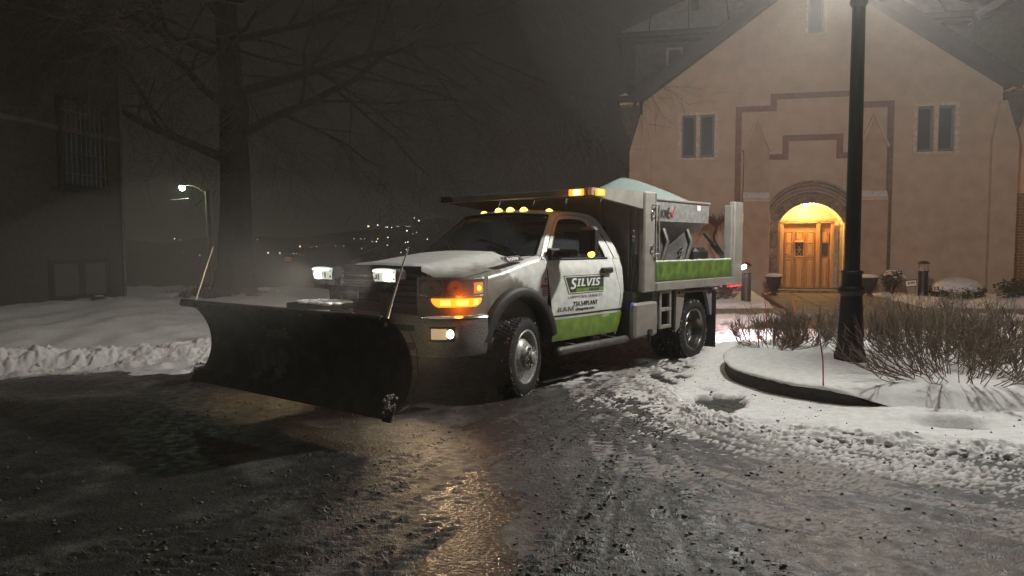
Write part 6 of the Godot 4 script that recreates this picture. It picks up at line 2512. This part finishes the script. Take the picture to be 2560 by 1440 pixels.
func island_shrubs() -> void:
	var kinds = [twiggy(Vector3(1.0, 0.70, 0.85), 80, 3), twiggy(Vector3(0.80, 0.64, 0.70), 64, 8), twiggy(Vector3(0.50, 0.44, 0.42), 46, 15)]
	var made = []
	for k in 3:
		var o = thing("bare_shrub", "", "shrub", Vector3.ZERO, 0.0, "leafless hedge shrubs on the island")
		place("stems", kinds[k][0], M.shrub, o)
		place("twigs", kinds[k][1], M.shrub, o).set_meta("kind", "stuff")
		made.append(o)
	var spots = [
		[0, 4.55, -7.42, 0.0, 1.0, "largest leafless twiggy shrub, nearest in the snow right of the lamp post"],
		[1, 5.45, -7.75, 1.1, 1.05, "leafless twiggy shrub cut by the right edge of the picture behind the nearest one"],
		[1, 5.0, -8.75, 2.3, 1.0, "leafless twiggy shrub right behind the largest one"],
		[0, 6.25, -9.6, 0.7, 0.95, "leafless twiggy shrub in the far back of the hedge at the right"],
		[1, 4.95, -10.4, 4.0, 0.9, "leafless twiggy shrub just right of the lamp post at the back of the island"],
		[0, 5.9, -10.7, 2.9, 0.9, "leafless twiggy shrub at the island's back below the snow-capped shrub"],
		[2, 3.45, -9.72, 0.0, 1.0, "low leafless shrub left of the lamp post, at the tip of the island"],
		[2, 4.05, -10.05, 2.0, 1.0, "low leafless shrub between the red stake and the lamp post"]]
	var first = {}
	for s in spots:
		var at = Vector3(s[1], 0.19, s[2])
		if not first.has(s[0]):
			first[s[0]] = true
			made[s[0]].position = at
			made[s[0]].rotation.y = s[3]
			made[s[0]].scale = Vector3.ONE * s[4]
			made[s[0]].set_meta("label", s[5])
		else: copy(made[s[0]], at, s[3], s[5], Vector3.ONE * s[4])
	var stakes = [[3.0, -7.06, 0.60, "red marker stake standing in the island snow before the lamp post", 0.21], [3.72, -10.75, 0.78, "red marker stake at the far tip of the island by the low shrubs", 0.22], [5.35, -13.9, 0.62, "short red marker stake beyond the island across the drive", 0.0]]
	for s in stakes:
		var o = thing("marker_stake", s[3], "stake", Vector3(s[0], s[4] - 0.05, s[1]), 0.0, "red driveway marker stakes")
		var b = MB.new()
		b.tube([Vector3.ZERO, Vector3(-0.012, s[2] * 0.5, 0), Vector3(-0.045, s[2] * 0.84, 0)], [0.0065, 0.0065, 0.006], 6)
		place("rod", b, M.red_stake, o)
		b = MB.new()
		b.tube([Vector3(-0.045, s[2] * 0.84, 0), Vector3(-0.055, s[2], 0)], [0.0068, 0.0065], 6)
		place("reflective_tip", b, mat(0.35, 0.30, 0.29, 0.4) if s[4] == 0.21 else M.red_stake, o)

func street_lamp() -> void:
	var o = thing("street_lamp", "lit street lamp on a wooden pole beyond the big bare tree", "street lamp", Vector3(-16.4, -1.9, -40.0))
	var b = MB.new()
	b.tube([Vector3(0.25, -1.0, 0), Vector3(0.12, 3.0, 0), Vector3(0, 6.35, 0)], [0.15, 0.13, 0.11], 10)
	place("pole", b, mat(0.16, 0.14, 0.10, 0.9), o)
	b = MB.new()
	b.tube(smooth([Vector3(-0.05, 6.2, 0), Vector3(-0.5, 6.55, 0), Vector3(-0.95, 6.68, 0), Vector3(-1.2, 6.62, 0)], 3), range(10).map(func(_k): return 0.03), 6)
	place("arm", b, M.steel, o)
	b = MB.new()
	b.lathe([Vector2(0.0, 0.1), Vector2(0.13, 0.08), Vector2(0.20, 0.0), Vector2(0.20, -0.02)], 14, Transform3D(Basis(), Vector3(-1.32, 6.66, 0)))
	place("hood", b, M.steel_d, o)
	b = MB.new()
	b.blob(Vector3(-1.32, 6.54, 0), Vector3(0.16, 0.17, 0.16), RandomNumberGenerator.new(), 0.0, 8)
	var g = place("lamp_bulb", b, glow(0.72, 1.0, 0.74, 22.0), o)
	lamp(OmniLight3D.new(), "street_light", g, Vector3(-1.32, 6.52, 0), Color(0.86, 1.0, 0.86), 5.0, 0.12)
	# wires' end below the head
	b = MB.new()
	b.tube([Vector3(-1.9, 5.88, 0), Vector3(-1.0, 5.97, 0)], [0.02, 0.02], 5)
	place("bracket", b, M.steel, o)

# ---------------------------------------------------------------- great bare tree on the lawn
var limb_b: MB
var twig_b: MB
var trng := RandomNumberGenerator.new()

func grow(p: Vector3, d: Vector3, l: float, r: float, depth: int) -> void:
	var n = 5
	var path = [p]
	var rad = [r]
	var q = p
	var dir = d
	for k in n:
		dir = (dir + Vector3(trng.randfn(), trng.randfn() * 0.7, trng.randfn()) * 0.13 + Vector3(0, -0.06 if depth > 1 else 0.0, 0)).normalized()
		q += dir * l / n
		path.append(q)
		rad.append(r * (1.0 - 0.72 * (k + 1) / n))
	(limb_b if r > 0.022 else twig_b).tube(path, rad, 7 if r > 0.06 else (5 if r > 0.022 else 3), false)
	if depth >= 4: return
	var kids = [10, 8, 6, 4][depth]
	for k in kids:
		var t = 0.25 + 0.75 * (k + trng.randf()) / kids
		var i = clampi(int(t * n), 0, n - 1)
		var at: Vector3 = path[i].lerp(path[i + 1], t * n - i) if i < n else path[n]
		var along: Vector3 = (path[i + 1] - path[i]).normalized()
		var side = along.cross(Vector3(trng.randfn(), trng.randfn(), trng.randfn())).normalized()
		var nd = (along * 0.75 + side * (0.55 + 0.3 * trng.randf())).normalized()
		grow(at, nd, l * (0.44 + 0.22 * trng.randf()), maxf(0.0055, rad[i] * 0.5), depth + 1)

func big_tree() -> void:
	trng.seed = 29
	var o = thing("bare_tree", "huge leafless tree with spreading branches on the snowy lawn", "tree", Vector3(-8.2, 0.05, -21.8))
	var b = MB.new()
	var rows = []
	for k in 22:
		var y = k * 0.55
		var row = []
		for j in 25:
			var t = TAU * (j % 24) / 24.0
			var flare = 0.55 * exp(-y * 1.7) * (0.7 + 0.5 * sin(t * 5.0 + 1.0))
			var r = lerpf(0.50, 0.22, y / 11.6) + flare * 0.5 + 0.025 * noise2.get_noise_2d(t * 2.0, y * 0.8)
			row.append(Vector3(cos(t) * r + 0.10 * sin(y * 0.45), y - 0.15, sin(t) * r))
		rows.append(row)
	b.grid(rows)
	place("trunk", b, M.bark, o)
	twig_b = MB.new()
	# main limbs: height, direction, length, radius
	var limbs = [
		[3.9, Vector3(-0.95, 0.36, 0.25), 6.5, 0.20], [4.6, Vector3(0.85, 0.25, 0.5), 7.5, 0.19], [5.4, Vector3(-0.5, 0.5, 0.9), 5.5, 0.17], [5.9, Vector3(0.98, 0.22, 0.05), 7.4, 0.2],
		[6.5, Vector3(0.55, 0.25, 0.95), 6.5, 0.17], [6.9, Vector3(-0.95, 0.5, -0.2), 6.5, 0.17], [7.4, Vector3(0.7, 0.42, -0.5), 6.0, 0.16], [7.9, Vector3(-0.3, 0.42, 0.95), 5.5, 0.15], [8.4, Vector3(0.98, 0.12, 0.4), 7.2, 0.19],
		[8.9, Vector3(-0.85, 0.5, 0.5), 5.5, 0.14], [9.6, Vector3(0.75, 0.4, 0.65), 6.5, 0.14], [10.4, Vector3(0.98, 0.1, -0.1), 7.2, 0.16]]
	for l in limbs:
		limb_b = MB.new()
		grow(Vector3(0.10 * sin(l[0] * 0.45), l[0], 0), l[1].normalized(), l[2], l[3] * 0.72, 0)
		place("limb", limb_b, M.bark, o)
	place("twigs", twig_b, M.twig, o).set_meta("kind", "stuff")
	print("twig triangles ", twig_b.ix.size() / 3)
	# dead growth and snow at its foot
	var rng = RandomNumberGenerator.new()
	rng.seed = 44
	var g = thing("dead_undergrowth", "low dead undergrowth around the foot of the huge bare tree", "undergrowth", Vector3(-8.6, 0.0, -21.6))
	b = MB.new()
	for k in 1300:
		var a = rng.randf() * TAU
		var r = sqrt(rng.randf())
		var p = Vector3(cos(a) * r * 1.5 - 0.1, 0.0, sin(a) * r * 0.8)
		b.tube([p, p + Vector3(rng.randfn() * 0.08, (0.25 + 0.35 * rng.randf()) * (1.1 - 0.7 * r), rng.randfn() * 0.08)], [0.006, 0.002], 3, false)
		if k % 2: leaf(b, p + Vector3(0, 0.3 * rng.randf() * (1.2 - r), 0), 0.07, rng)
	place("stalks", b, M.leaf_b, g).set_meta("kind", "stuff")
	# half-buried stone on the bank
	var st = thing("garden_stone", "half-buried dark stone ringed with snow on the left bank", "stone", Vector3(-9.45, 0.30, -16.9))
	b = MB.new()
	b.blob(Vector3.ZERO, Vector3(0.18, 0.11, 0.15), rng, 0.2, 8)
	place("rock", b, M.kerb, st)
	b = MB.new()
	b.lathe([Vector2(0.04, 0.10), Vector2(0.075, 0.115), Vector2(0.10, 0.095)], 12)
	place("snow", b, M.snow_plain, st)
